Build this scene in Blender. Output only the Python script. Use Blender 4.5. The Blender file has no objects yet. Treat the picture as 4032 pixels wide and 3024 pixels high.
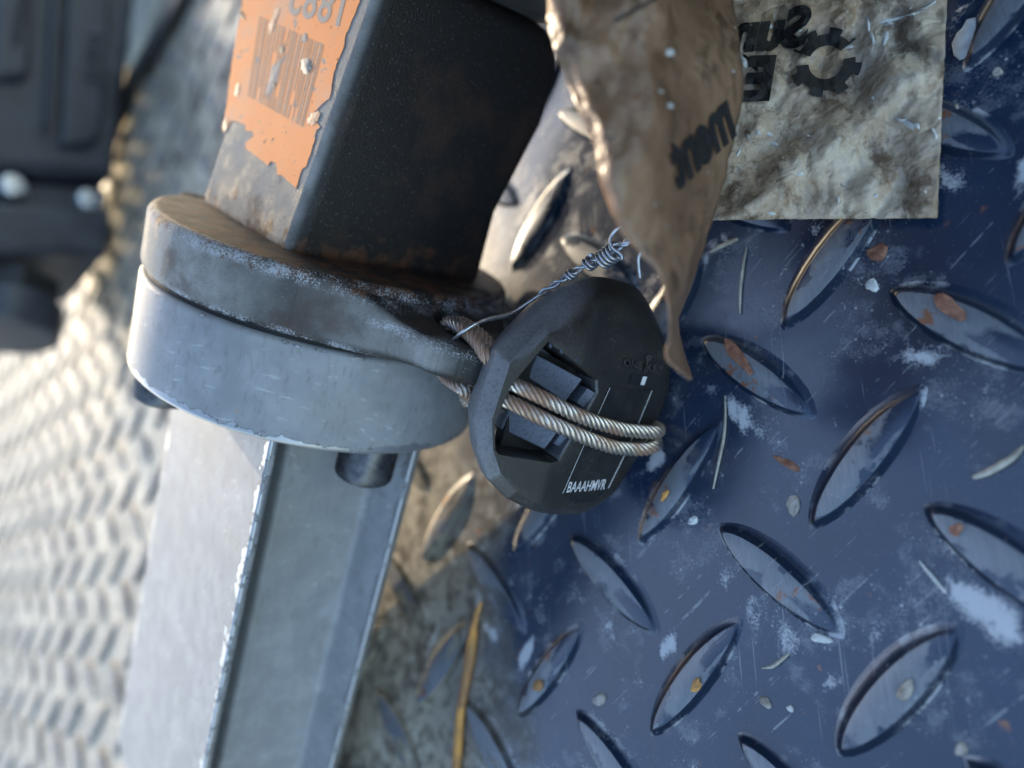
import bpy, bmesh, math, random
from mathutils import Vector, Matrix, noise

random.seed(7)
sc = bpy.context.scene
COL = sc.collection
MM = 0.001

# ------------------------------------------------------------------ camera
# rows: world axes written in camera coordinates (x right, y down, z forward)
RW = Matrix(((0.695200877, -0.209879382, -0.687492826),
             (-0.011205293, -0.959472601, 0.281579065),
             (-0.718728170, -0.188050454, -0.669377953)))
CAM = Vector((73.64, -5.25, 142.09))          # mm above the deck plane z = 0
FPX = 3000.0
cd = bpy.data.cameras.new('camera')
cam = bpy.data.objects.new('camera', cd)
COL.objects.link(cam)
m = Matrix.Identity(4)
for i in range(3):
    m[i][0] = RW[i][0]; m[i][1] = -RW[i][1]; m[i][2] = -RW[i][2]
    m[i][3] = CAM[i] * MM
cam.matrix_world = m
cd.sensor_fit = 'HORIZONTAL'; cd.sensor_width = 36.0
cd.lens = FPX / 4032 * 36
cd.clip_start = 0.005; cd.clip_end = 100
cd.dof.use_dof = True
cd.dof.focus_distance = 0.150
cd.dof.aperture_fstop = 7.0
sc.camera = cam

# ------------------------------------------------------------------ light
SUN_EL, SUN_AZ = 15.0, 147.0          # azimuth of the direction towards the sun, from +X ccw
w = bpy.data.worlds.new('World'); sc.world = w; w.use_nodes = True
wn = w.node_tree.nodes; wl = w.node_tree.links
for n in list(wn): wn.remove(n)
sky = wn.new('ShaderNodeTexSky'); sky.sky_type = 'NISHITA'; sky.sun_disc = False
sky.sun_elevation = math.radians(SUN_EL)
sky.sun_rotation = math.radians(90 - SUN_AZ)
sky.air_density = 1.0; sky.dust_density = 1.3; sky.ozone_density = 1.3
bg = wn.new('ShaderNodeBackground'); bg.inputs[1].default_value = 0.15
wo = wn.new('ShaderNodeOutputWorld')
wl.new(sky.outputs[0], bg.inputs[0]); wl.new(bg.outputs[0], wo.inputs[0])
sd = bpy.data.lights.new('sun', 'SUN'); sd.energy = 1.2; sd.angle = math.radians(0.53)
sd.color = (1.0, 0.82, 0.58)
sun = bpy.data.objects.new('sun', sd); COL.objects.link(sun)
sdir = Vector((math.cos(math.radians(SUN_EL)) * math.cos(math.radians(SUN_AZ)),
               math.cos(math.radians(SUN_EL)) * math.sin(math.radians(SUN_AZ)),
               math.sin(math.radians(SUN_EL))))
sun.rotation_euler = sdir.to_track_quat('Z', 'Y').to_euler()
sun.location = sdir * 2
sc.view_settings.view_transform = 'Standard'
sc.view_settings.look = 'None'
sc.view_settings.gamma = 1.0
sc.view_settings.use_curve_mapping = False
sc.view_settings.exposure = 2.0
sc.render.engine = 'CYCLES'

# ------------------------------------------------------------------ helpers: geometry
def ray(x, y):
    return RW @ Vector(((x - 2016) / FPX, (y - 1512) / FPX, 1.0))
def at(x, y, z):
    "point seen at photo pixel x,y at z mm along the optical axis"
    return CAM + ray(x, y) * z
def on_deck(x, y, h=0.0):
    r = ray(x, y); return CAM + r * ((h - CAM.z) / r.z)
def deck_depth(x, y, h=0.0):
    r = ray(x, y); return (h - CAM.z) / r.z
def on_plane(x, y, p, n):
    r = ray(x, y); return CAM + r * (n.dot(p - CAM) / n.dot(r))

class Thing:
    def __init__(s, name, label, cat, origin, axes=None, group=None):
        o = bpy.data.objects.new(name, None); COL.objects.link(o)
        o.empty_display_size = 0.01
        M = Matrix.Identity(4)
        if axes is not None:
            for j in range(3):
                for i in range(3): M[i][j] = axes[j][i]
        for i in range(3): M[i][3] = origin[i] * MM
        o.matrix_world = M
        s.o = o; s.M3 = M.to_3x3(); s.org = Vector(origin)
        o['label'] = label; o['category'] = cat
        if group: o['group'] = group
    def loc(s, p): return s.M3.transposed() @ (Vector(p) - s.org)
    def wor(s, p): return s.org + s.M3 @ Vector(p)

def add(name, verts, faces, mat, parent=None, smooth=True, angle=40, label=None, bevel=0, seg=2, weld=False, solid=0, origin=None):
    "verts in mm, local to the parent (or to origin when top-level)"
    me = bpy.data.meshes.new(name)
    me.from_pydata([tuple(Vector(v) * MM) for v in verts], [], faces)
    if weld:
        bm = bmesh.new(); bm.from_mesh(me)
        bmesh.ops.remove_doubles(bm, verts=bm.verts, dist=1e-6)
        bmesh.ops.recalc_face_normals(bm, faces=bm.faces); bm.to_mesh(me); bm.free()
    me.materials.append(mat)
    o = bpy.data.objects.new(name, me); COL.objects.link(o)
    if parent is not None: o.parent = parent.o if isinstance(parent, Thing) else parent
    if origin is not None: o.location = Vector(origin) * MM
    if label: o['label'] = label
    if bevel:
        b = o.modifiers.new('bevel', 'BEVEL'); b.width = bevel * MM; b.segments = seg
        b.limit_method = 'ANGLE'; b.angle_limit = math.radians(25); b.harden_normals = False
    if solid:
        b = o.modifiers.new('thick', 'SOLIDIFY'); b.thickness = solid * MM; b.offset = 0
    if smooth:
        for p in me.polygons: p.use_smooth = True
        try: me.set_sharp_from_angle(angle=math.radians(angle))
        except Exception: pass
    return o

def top(o, label, cat=None, group=None, kind=None):
    if label: o['label'] = label
    if cat: o['category'] = cat
    if group: o['group'] = group
    if kind: o['kind'] = kind
    return o

def prism(poly, z0, z1, f=lambda x, y, z: (x, y, z)):
    n = len(poly)
    v = [f(x, y, z0) for x, y in poly] + [f(x, y, z1) for x, y in poly]
    F = [tuple(range(n - 1, -1, -1)), tuple(range(n, 2 * n))]
    F += [(i, (i + 1) % n, n + (i + 1) % n, n + i) for i in range(n)]
    return v, F

def lathe(prof, n=96, close=True):
    "prof: list of (r, z) from bottom to top"
    v = []; F = []
    for r, z in prof:
        for k in range(n):
            a = 2 * math.pi * k / n
            v.append((r * math.cos(a), r * math.sin(a), z))
    for i in range(len(prof) - 1):
        for k in range(n):
            F.append((i * n + k, i * n + (k + 1) % n, (i + 1) * n + (k + 1) % n, (i + 1) * n + k))
    if close:
        F.append(tuple(range(n - 1, -1, -1)))
        F.append(tuple(range((len(prof) - 1) * n, len(prof) * n)))
    return v, F

def rounded_profile(R, z0, z1, b, seg=5):
    p = [(R - b, z0)]
    for i in range(seg + 1):
        a = -math.pi / 2 + math.pi / 2 * i / seg
        p.append((R - b + b * math.cos(a), z0 + b + b * math.sin(a)))
    for i in range(seg + 1):
        a = math.pi / 2 * i / seg
        p.append((R - b + b * math.cos(a), z1 - b + b * math.sin(a)))
    return p[1:]

def catmull(P, n=10, closed=False):
    P = [Vector(p) for p in P]; out = []
    N = len(P)
    rng = range(N if closed else N - 1)
    for i in rng:
        if closed: p0, p1, p2, p3 = P[i - 1], P[i], P[(i + 1) % N], P[(i + 2) % N]
        else: p0, p1, p2, p3 = P[max(i - 1, 0)], P[i], P[i + 1], P[min(i + 2, N - 1)]
        for k in range(n):
            t = k / n
            out.append(0.5 * ((2 * p1) + (p2 - p0) * t + (2 * p0 - 5 * p1 + 4 * p2 - p3) * t * t + (-p0 + 3 * p1 - 3 * p2 + p3) * t ** 3))
    if not closed: out.append(P[-1])
    return out

def resample(P, step):
    out = [P[0]]; acc = 0
    for a, b in zip(P, P[1:]):
        L = (b - a).length
        while acc + L >= step:
            t = (step - acc) / L
            a = a.lerp(b, t); out.append(a); L = (b - a).length; acc = 0
            if L < 1e-9: break
        acc += L
    out.append(P[-1])
    return out

def frames(P):
    T = []
    for i in range(len(P)):
        T.append((P[min(i + 1, len(P) - 1)] - P[max(i - 1, 0)]).normalized())
    up = Vector((0, 0, 1)) if abs(T[0].z) < .9 else Vector((1, 0, 0))
    N = [(up - T[0] * up.dot(T[0])).normalized()]
    for i in range(1, len(P)):
        v = N[-1] - T[i] * N[-1].dot(T[i]); N.append(v.normalized())
    return T, N

def tube(P, r, n=8, rf=None):
    T, N = frames(P); v = []; F = []
    for i, p in enumerate(P):
        b = T[i].cross(N[i]); rr = r * (rf(i / (len(P) - 1)) if rf else 1)
        for k in range(n):
            a = 2 * math.pi * k / n
            v.append(p + (N[i] * math.cos(a) + b * math.sin(a)) * rr)
    for i in range(len(P) - 1):
        for k in range(n):
            F.append((i * n + k, i * n + (k + 1) % n, (i + 1) * n + (k + 1) % n, (i + 1) * n + k))
    F.append(tuple(range(n - 1, -1, -1))); F.append(tuple((len(P) - 1) * n + k for k in range(n)))
    return v, F

def join(*parts):
    V = []; F = []
    for v, f in parts:
        o = len(V); V += list(v); F += [tuple(i + o for i in g) for g in f]
    return V, F

def helix(P, R, pitch, phase):
    T, N = frames(P); out = []; s = 0
    for i, p in enumerate(P):
        if i: s += (p - P[i - 1]).length
        a = phase + 2 * math.pi * s / pitch
        out.append(p + (N[i] * math.cos(a) + T[i].cross(N[i]) * math.sin(a)) * R)
    return out

def text_mesh(s, size=1.0, shear=0.0, bold=0.0, extrude=0.0, cuts=0):
    cu = bpy.data.curves.new('t', 'FONT'); cu.body = s; cu.size = size; cu.shear = shear
    cu.offset = bold; cu.extrude = extrude; cu.resolution_u = 4
    o = bpy.data.objects.new('t', cu); COL.objects.link(o)
    dg = bpy.context.evaluated_depsgraph_get()
    me = bpy.data.meshes.new_from_object(o.evaluated_get(dg))
    bm = bmesh.new(); bm.from_mesh(me)
    bmesh.ops.triangulate(bm, faces=bm.faces)
    for _ in range(cuts):
        long = [e for e in bm.edges if e.calc_length() > size * .18]
        bmesh.ops.subdivide_edges(bm, edges=long, cuts=1)
        bmesh.ops.triangulate(bm, faces=bm.faces)
    v = [tuple(x.co) for x in bm.verts]; bm.verts.index_update()
    F = [tuple(x.index for x in f.verts) for f in bm.faces]
    bm.free(); bpy.data.objects.remove(o); bpy.data.curves.remove(cu); bpy.data.meshes.remove(me)
    return v, F

# ------------------------------------------------------------------ helpers: materials
class NT:
    def __init__(s, name):
        s.m = bpy.data.materials.new(name); s.m.use_nodes = True
        s.t = s.m.node_tree; s.n = s.t.nodes
        for n in list(s.n): s.n.remove(n)
        s.out = s.n.new('ShaderNodeOutputMaterial')
        s.b = s.n.new('ShaderNodeBsdfPrincipled'); s.link(s.b.outputs[0], s.out.inputs[0])
    def link(s, a, b): s.t.links.new(a, b)
    def set(s, node, idx, v):
        if v is None: return
        if hasattr(v, 'is_linked') or isinstance(v, bpy.types.NodeSocket): s.link(v, node.inputs[idx])
        else: node.inputs[idx].default_value = v
    def pos(s):                                    # world position in mm
        g = s.n.new('ShaderNodeNewGeometry'); return s.vmul(g.outputs['Position'], 1000)
    def obj(s):                                    # local position in mm
        g = s.n.new('ShaderNodeTexCoord'); return s.vmul(g.outputs['Object'], 1000)
    def nrm(s): return s.n.new('ShaderNodeNewGeometry').outputs['Normal']
    def vmul(s, v, k):
        n = s.n.new('ShaderNodeVectorMath'); n.operation = 'MULTIPLY'
        s.link(v, n.inputs[0]); n.inputs[1].default_value = (k, k, k) if not isinstance(k, tuple) else k
        return n.outputs[0]
    def xyz(s, v):
        n = s.n.new('ShaderNodeSeparateXYZ'); s.link(v, n.inputs[0]); return n.outputs
    def noise(s, v, scale, detail=4, rough=.55, dist=0):
        n = s.n.new('ShaderNodeTexNoise'); s.link(v, n.inputs['Vector'])
        n.inputs['Scale'].default_value = scale; n.inputs['Detail'].default_value = detail
        n.inputs['Roughness'].default_value = rough; n.inputs['Distortion'].default_value = dist
        return n.outputs['Fac']
    def vor(s, v, scale, feat='F1', rnd=1):
        n = s.n.new('ShaderNodeTexVoronoi'); s.link(v, n.inputs['Vector']); n.feature = feat
        n.inputs['Scale'].default_value = scale; n.inputs['Randomness'].default_value = rnd
        return n.outputs['Distance']
    def M(s, op, a, b=None, c=None, clamp=False):
        n = s.n.new('ShaderNodeMath'); n.operation = op; n.use_clamp = clamp
        s.set(n, 0, a); s.set(n, 1, b); s.set(n, 2, c); return n.outputs[0]
    def ramp(s, f, a, b, lo=0., hi=1.):
        n = s.n.new('ShaderNodeMapRange'); n.interpolation_type = 'SMOOTHSTEP'
        s.set(n, 0, f); n.inputs[1].default_value = a; n.inputs[2].default_value = b
        n.inputs[3].default_value = lo; n.inputs[4].default_value = hi; return n.outputs[0]
    def mix(s, f, a, b):
        n = s.n.new('ShaderNodeMix'); n.data_type = 'RGBA'
        s.set(n, 0, f)
        for i, v in ((6, a), (7, b)):
            if isinstance(v, tuple): n.inputs[i].default_value = (*v, 1)
            else: s.link(v, n.inputs[i])
        return n.outputs[2]
    def bump(s, h, strength=.3, dist=.1, prev=None):
        n = s.n.new('ShaderNodeBump'); n.inputs['Strength'].default_value = strength
        n.inputs['Distance'].default_value = dist * MM
        s.link(h, n.inputs['Height'])
        if prev: s.link(prev, n.inputs['Normal'])
        return n.outputs[0]
    def done(s, col=None, rough=None, metal=None, normal=None, spec=None, **kw):
        b = s.b
        if col is not None:
            if isinstance(col, tuple): b.inputs['Base Color'].default_value = (*col, 1)
            else: s.link(col, b.inputs['Base Color'])
        for k, v in (('Roughness', rough), ('Metallic', metal), ('Specular IOR Level', spec)):
            if v is not None:
                if isinstance(v, (int, float)): b.inputs[k].default_value = v
                else: s.link(v, b.inputs[k])
        if normal is not None: s.link(normal, b.inputs['Normal'])
        for k, v in kw.items(): b.inputs[k].default_value = v
        return s.m

def deck_material(name, lug):
    t = NT(name); p = t.pos(); x, y, z = t.xyz(p)[0:3]
    fine = t.noise(p, 1.6, 2, .7); mid = t.noise(p, .22, 3, .6); big = t.noise(p, .035, 2, .55)
    # powder that has collected along one flank of the raised lugs
    u = t.M('DIVIDE', x, 40.0); v = t.M('DIVIDE', y, -40.0)
    def cell(u, v, sgn):
        a = t.M('SUBTRACT', t.M('FRACT', t.M('ADD', u, 100.5)), .5); b = t.M('SUBTRACT', t.M('FRACT', t.M('ADD', v, 100.5)), .5)
        al = t.M('MULTIPLY', t.M('ADD', a, t.M('MULTIPLY', b, sgn)), .7071)
        ac = t.M('MULTIPLY', t.M('SUBTRACT', b, t.M('MULTIPLY', a, sgn)), .7071)
        return al, ac
    al, ac = cell(u, v, 1.0)
    d1 = t.M('MULTIPLY', t.ramp(t.M('ABSOLUTE', t.M('SUBTRACT', ac, .20)), .13, 0.0), t.ramp(t.M('ABSOLUTE', t.M('SUBTRACT', al, .05)), .40, .05))
    al2, ac2 = cell(t.M('ADD', u, .5), t.M('ADD', v, .5), -1.0)
    d2 = t.M('MULTIPLY', t.ramp(t.M('ABSOLUTE', t.M('ADD', ac2, .215)), .085, 0.0), t.ramp(t.M('ABSOLUTE', t.M('ADD', al2, .06)), .38, .05))
    pil = t.M('MULTIPLY', t.M('MAXIMUM', d1, d2), t.ramp(t.noise(t.vmul(p, (1, .7, 1)), .085, 3, .6, .5), .40, .66))
    powder = t.ramp(t.M('ADD', t.M('MULTIPLY', pil, .58), t.M('ADD', t.M('MULTIPLY', mid, .55), t.M('MULTIPLY', fine, .58))), .72, 1.02)
    clus = t.ramp(t.noise(p, .055, 3, .6), .46, .62)
    haze = t.M('MULTIPLY', t.ramp(clus, .2, 1), t.ramp(t.M('ADD', t.M('MULTIPLY', mid, .6), t.M('MULTIPLY', fine, .5)), .46, .76))
    specks = t.M('MULTIPLY', t.ramp(t.vor(p, .36), .15, .05), t.M('MULTIPLY', clus, t.ramp(mid, .40, .55)))
    specks2 = t.M('MULTIPLY', t.ramp(t.vor(p, .8), .28, .10), t.M('MULTIPLY', t.ramp(clus, 0, 1, .12, 1), t.ramp(fine, .42, .62)))
    # fine scratches
    sc1 = t.n.new('ShaderNodeTexNoise'); sc1.inputs['Scale'].default_value = 1.0; sc1.inputs['Detail'].default_value = 2
    t.link(t.vmul(p, (1.9, .035, .3)), sc1.inputs['Vector'])
    scr = t.M('MULTIPLY', t.ramp(sc1.outputs['Fac'], .66, .74), t.ramp(big, .45, .6))
    sc2 = t.n.new('ShaderNodeTexNoise'); sc2.inputs['Scale'].default_value = 1.0; sc2.inputs['Detail'].default_value = 1; sc2.inputs['Distortion'].default_value = .3
    vr = t.n.new('ShaderNodeVectorRotate'); vr.rotation_type = 'Z_AXIS'; vr.inputs['Angle'].default_value = .9; t.link(p, vr.inputs['Vector'])
    t.link(t.vmul(vr.outputs[0], (1.6, .03, .3)), sc2.inputs['Vector'])
    scr2 = t.M('MULTIPLY', t.ramp(sc2.outputs['Fac'], .66, .72), t.ramp(mid, .48, .6))
    dust = t.M('MAXIMUM', t.M('MAXIMUM', t.M('MULTIPLY', powder, .9), t.M('MULTIPLY', haze, .24)),
               t.M('MAXIMUM', t.M('MAXIMUM', t.M('MULTIPLY', specks, .8), t.M('MULTIPLY', specks2, .6)), t.M('MULTIPLY', t.M('MAXIMUM', scr, scr2), .4)), clamp=True)
    paint = t.mix(t.ramp(big, .3, .7), (.0052, .0165, .042), (.0088, .026, .064))
    rough = t.M('ADD', .15, t.M('MULTIPLY', mid, .18))
    h = t.M('ADD', t.M('MULTIPLY', big, 3.0), t.M('MULTIPLY', mid, .6))
    glare_wear = t.ramp(t.M('ADD', x, t.M('ADD', t.M('MULTIPLY', t.M('SUBTRACT', big, .5), 90), t.M('MULTIPLY', t.M('SUBTRACT', mid, .5), 40))), -62, -105)  # tan glare and worn paint blended into the deck colour on the left
    tan_tone = t.mix(t.ramp(t.M('ADD', t.M('MULTIPLY', mid, .6), t.M('MULTIPLY', big, .5)), .42, .68), (.12, .098, .070), (.48, .41, .30))
    paint = t.mix(t.M('MULTIPLY', glare_wear, .9), paint, tan_tone)
    rough = t.M('ADD', rough, t.M('MULTIPLY', glare_wear, .20))
    rustn = t.noise(p, .16, 3, .65)
    if lug:
        # plateaus scraped back to bare steel and primer, with rust spots
        rim = t.M('ADD', z, t.M('MULTIPLY', mid, .5))
        up = t.xyz(t.nrm())[2]
        worn = t.M('MULTIPLY', t.ramp(t.M('ADD', up, t.M('MULTIPLY', t.noise(p, .13, 3), .22)), 1.068, 1.082), t.ramp(rim, 1.35, 1.5))
        steel = t.mix(t.noise(t.vmul(p, (1.5, .15, 1)), 1.2, 3), (.07, .08, .098), (.20, .215, .235))
        rust = t.mix(fine, (.10, .035, .016), (.30, .10, .03))
        steel = t.mix(t.ramp(rustn, .61, .66), steel, rust)
        paint = t.mix(worn, paint, steel)
        rough = t.M('ADD', rough, t.M('MULTIPLY', worn, .12))
        # flanks painted darker and matt, standing in for dark reflections
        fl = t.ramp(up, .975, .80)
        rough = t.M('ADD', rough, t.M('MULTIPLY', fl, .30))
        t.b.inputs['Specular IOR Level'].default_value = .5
        t.link(t.M('SUBTRACT', .5, t.M('MAXIMUM', t.M('MULTIPLY', fl, .46), t.M('MULTIPLY', glare_wear, .26))), t.b.inputs['Specular IOR Level'])
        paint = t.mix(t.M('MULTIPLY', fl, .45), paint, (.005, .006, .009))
        chalk = t.M('MULTIPLY', t.M('MULTIPLY', t.ramp(z, .55, .05), t.ramp(t.M('ADD', mid, t.M('MULTIPLY', fine, .4)), .62, .82)), clus)
        dust = t.M('MAXIMUM', t.M('MULTIPLY', dust, .55), t.M('MULTIPLY', chalk, .7))
    else:
        spot = t.M('MULTIPLY', t.ramp(rustn, .66, .72), t.ramp(t.M('ADD', big, t.M('MULTIPLY', glare_wear, .2)), .48, .60))
        paint = t.mix(spot, paint, (.24, .09, .035))
    col = t.mix(dust, paint, t.mix(glare_wear, (.50, .51, .53), (.46, .42, .35)))
    if not lug: t.link(t.M('SUBTRACT', .5, t.M('MULTIPLY', glare_wear, .26)), t.b.inputs['Specular IOR Level'])
    rough = t.M('ADD', rough, t.M('MULTIPLY', dust, .45), clamp=True)
    nb = t.bump(h, .35, .10)
    return t.done(col, rough, normal=nb, IOR=1.9)

def dark_paint():
    "rough dark powder coat, worn pale along edges, dust and painted highlights on faces turned up, rust in the joint"
    t = NT('dark_coat'); p = t.obj(); x, y, z = t.xyz(p)[0:3]
    ny = t.xyz(t.nrm())[2]
    g = t.noise(p, 2.6, 2, .6); mid = t.noise(p, .18, 5, .6); big = t.noise(p, .05, 4)
    base = t.mix(big, (.013, .0115, .011), (.022, .0195, .018))
    dusty = t.M('MULTIPLY', t.ramp(ny, .42, .96), t.ramp(t.M('ADD', mid, t.M('MULTIPLY', g, .5)), .45, .95, .62, 1.0))  # dust on upturned faces, spread over bevels as painted corner highlights
    col = t.mix(dusty, base, t.mix(mid, (.24, .232, .22), (.37, .36, .345)))
    grain = t.M('MULTIPLY', t.ramp(t.vor(p, .9), .22, .06), .30)
    col = t.mix(grain, col, (.26, .26, .26))
    band = t.M('MULTIPLY', t.ramp(z, 27, 15), t.ramp(z, 10, 14.9))
    rm = t.ramp(t.M('ADD', t.noise(p, .22, 5, .65), t.M('MULTIPLY', band, .22)), .66, .80)
    col = t.mix(t.M('MULTIPLY', rm, .85), col, t.mix(t.noise(p, .6, 3), (.045, .020, .012), (.16, .07, .03)))
    # patchy brown staining and rubbed spots
    st = t.ramp(t.noise(p, .07, 4, .6), .52, .68)
    col = t.mix(t.M('MULTIPLY', st, .55), col, (.060, .032, .022))
    r = t.M('SQRT', t.M('ADD', t.M('MULTIPLY', x, x), t.M('MULTIPLY', y, y)))
    ez = t.M('MAXIMUM', t.ramp(t.M('ABSOLUTE', t.M('SUBTRACT', z, 13.6)), 2.4, .3), t.M('MAXIMUM', t.ramp(t.M('ABSOLUTE', t.M('SUBTRACT', z, 1.2)), 1.6, .2), t.M('MULTIPLY', t.ramp(r, 47, 52), t.ramp(t.M('ABSOLUTE', t.M('SUBTRACT', z, 8.9)), 1.6, .2))))
    edge = t.M('MULTIPLY', t.M('MULTIPLY', ez, t.ramp(r, 42.5, 43.4)), t.ramp(t.M('ADD', g, t.M('MULTIPLY', mid, .8)), .88, 1.06))
    col = t.mix(t.M('MULTIPLY', edge, .8), col, (.42, .43, .46))
    nb = t.bump(g, .7, .3)
    return t.done(col, t.M('ADD', t.ramp(mid, .3, .7, .40, .56), t.M('MULTIPLY', dusty, .35)), normal=nb, spec=t.M('SUBTRACT', .38, t.M('MULTIPLY', dusty, .30)))

def grey_paint():
    t = NT('grey_paint'); p = t.obj(); x, y, z = t.xyz(p)[0:3]
    mid = t.noise(p, .12, 4, .6); big = t.noise(p, .03, 3); fine = t.noise(p, 1.2, 2)
    sw = t.n.new('ShaderNodeTexNoise'); sw.inputs['Scale'].default_value = .5; sw.inputs['Detail'].default_value = 5; sw.inputs['Distortion'].default_value = 1.5
    t.link(t.vmul(p, (.6, 1.4, .35)), sw.inputs['Vector'])
    col = t.mix(t.ramp(mid, .35, .7), (.22, .225, .238), (.285, .29, .303))
    col = t.mix(t.M('MULTIPLY', t.ramp(big, .5, .75), .5), col, (.22, .22, .20))
    col = t.mix(t.M('MULTIPLY', t.ramp(sw.outputs['Fac'], .54, .70), .45), col, (.15, .15, .14))
    # dark rub marks and small scuffs
    sm = t.M('MULTIPLY', t.ramp(t.noise(t.vmul(p, (1, 1, .45)), .5, 4, .6, .4), .68, .74), t.ramp(big, .40, .5))
    col = t.mix(t.M('MULTIPLY', sm, .7), col, (.12, .12, .10))
    ls = t.n.new('ShaderNodeTexNoise'); ls.inputs['Scale'].default_value = 1.0; ls.inputs['Detail'].default_value = 2
    vr = t.n.new('ShaderNodeVectorRotate'); vr.rotation_type = 'EULER_XYZ'; vr.inputs['Rotation'].default_value = (.7, .4, .9); t.link(p, vr.inputs['Vector'])
    t.link(t.vmul(vr.outputs[0], (1.5, .05, .5)), ls.inputs['Vector'])
    lsm = t.M('MULTIPLY', t.ramp(ls.outputs['Fac'], .63, .70), t.ramp(mid, .44, .58))
    col = t.mix(t.M('MULTIPLY', lsm, .45), col, (.50, .50, .51))
    tn = t.ramp(t.noise(p, .35, 3), .74, .78)
    col = t.mix(t.M('MULTIPLY', tn, .45), col, (.35, .20, .09))
    # chips through to bright aluminium along the edges
    def near(cx, cy, r0):
        dx = t.M('SUBTRACT', x, cx); dy = t.M('SUBTRACT', y, cy)
        return t.ramp(t.M('SQRT', t.M('ADD', t.M('MULTIPLY', dx, dx), t.M('MULTIPLY', dy, dy))), r0, 0.0)
    low = t.ramp(z, -23.45, -23.6)
    e = t.M('MAXIMUM', t.M('MULTIPLY', t.ramp(z, -18.5, -23.4), t.ramp(z, -23.6, -23.45)), t.M('MULTIPLY', low, t.M('MAXIMUM', t.M('MULTIPLY', near(-36, 23.6, 8.0), .80), t.M('MAXIMUM', near(35, 23.6, 4.5), near(-36.2, -13.4, 4.0)))))
    e = t.M('MAXIMUM', e, t.ramp(t.M('ABSOLUTE', t.M('ADD', z, .8)), 1.6, 0.0, 0, .55))
    chipn = t.M('ADD', t.M('MULTIPLY', e, .34), t.M('ADD', t.M('MULTIPLY', t.noise(p, .17, 4, .6), .75), t.M('MULTIPLY', fine, .06)))
    chip = t.ramp(chipn, .655, .668)
    ring = t.M('MULTIPLY', t.ramp(chipn, .632, .650), t.M('SUBTRACT', 1.0, chip))
    col = t.mix(t.M('MULTIPLY', ring, .8), col, (.07, .07, .065))
    col = t.mix(chip, col, (.40, .40, .41))
    rough = t.M('SUBTRACT', .58, t.M('MULTIPLY', chip, .2))
    nb = t.bump(mid, .25, .15)
    return t.done(col, rough, t.M('MULTIPLY', chip, .75), nb)

def simple(name, a, b, scale=.3, rough=.5, metal=0., bump=.15, fine=None, spec=.5):
    t = NT(name); p = t.pos(); f = t.noise(p, scale, 5, .6)
    col = t.mix(t.ramp(f, .35, .68), a, b)
    if fine:
        col = t.mix(t.M('MULTIPLY', t.ramp(t.M('ADD', t.M('MULTIPLY', t.noise(p, 1.4, 4, .7), .7), t.M('MULTIPLY', t.noise(p, .12, 3), .4)), .58, .80), fine[1]), col, fine[0])
    return t.done(col, t.ramp(f, .3, .7, max(rough - .08, .03), rough + .1), metal, t.bump(t.noise(p, 1.5, 4, .7), bump, .12), spec)

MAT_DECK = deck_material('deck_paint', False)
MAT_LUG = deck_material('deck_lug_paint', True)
MAT_DARK = dark_paint()
MAT_GREY = grey_paint()
MAT_SCREW = simple('blackened_steel', (.07, .07, .075), (.14, .14, .145), .4, .34, .7)
def plastic_mat(name, lo, hi, sky_dust):
    t = NT(name); p = t.pos(); f = t.noise(p, .12, 4, .6); g = t.noise(p, 1.4, 3, .7)
    up = t.xyz(t.nrm())[2]
    col = t.mix(f, lo, hi)
    scuff = t.ramp(t.M('ADD', t.M('MULTIPLY', g, .7), t.M('MULTIPLY', f, .5)), .62, .84)
    col = t.mix(t.M('MULTIPLY', scuff, .30), col, (.15, .14, .13))
    col = t.mix(t.M('MULTIPLY', t.ramp(up, .35, .85), t.ramp(g, .25, .6, .55, 1.0)), col, sky_dust)  # sky light painted onto upturned faces along with dust
    return t.done(col, t.ramp(f, .3, .7, .36, .50), normal=t.bump(g, .3, .12))
MAT_PLASTIC = plastic_mat('black_plastic', (.012, .0115, .011), (.024, .022, .020), (.15, .15, .155))
MAT_PLASTIC2 = plastic_mat('black_plastic_recess', (.014, .015, .017), (.026, .026, .028), (.17, .19, .24))  # bluish sky reflection put into the recess colour
MAT_LABEL = simple('label_film', (.012, .012, .012), (.020, .019, .018), .2, .34, 0, .1, ((.14, .12, .10), .25))
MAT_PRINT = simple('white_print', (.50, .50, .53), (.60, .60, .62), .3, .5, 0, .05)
MAT_GLASS = simple('dark_window', (.004, .004, .005), (.006, .006, .007), .3, .10)
MAT_GALV = simple('galvanised_wire', (.42, .44, .46), (.62, .64, .66), .5, .30, .9, .1)
MAT_STICK_INK = simple('worn_sticker_grey', (.30, .27, .245), (.40, .35, .32), .8, .75, 0, .15, None, .15)
MAT_HOUSING = simple('dark_housing_plastic', (.026, .028, .036), (.040, .043, .054), .05, .36, 0, .1)
MAT_BLACK = simple('black_rubber', (.010, .010, .010), (.018, .018, .018), .1, .5)
MAT_ZINC = simple('zinc_bolt', (.45, .47, .50), (.60, .62, .65), .2, .28, .9)
MAT_PALE = simple('sunlit_deck_patch', (.26, .24, .20), (.62, .57, .48), .035, .6, 0, .1, ((.10, .09, .08), .5))
MAT_FLAKE = simple('flake_tan', (.20, .17, .14), (.42, .38, .34), .5, .6, 0, .4)
MAT_FLAKE_R = simple('flake_rust', (.16, .055, .03), (.32, .16, .10), .5, .6, 0, .4)
MAT_FLAKE_W = simple('flake_white', (.45, .45, .44), (.62, .62, .60), .5, .6, 0, .3)
MAT_STRAW = simple('dry_stem', (.28, .25, .20), (.45, .42, .36), .5, .6)
MAT_RUST = simple('rusty_wire', (.26, .13, .05), (.62, .30, .07), .12, .6, 0, .4)
MAT_INK = simple('black_ink', (.010, .010, .011), (.018, .017, .017), .4, .65, 0, .2, None, .3)

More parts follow.
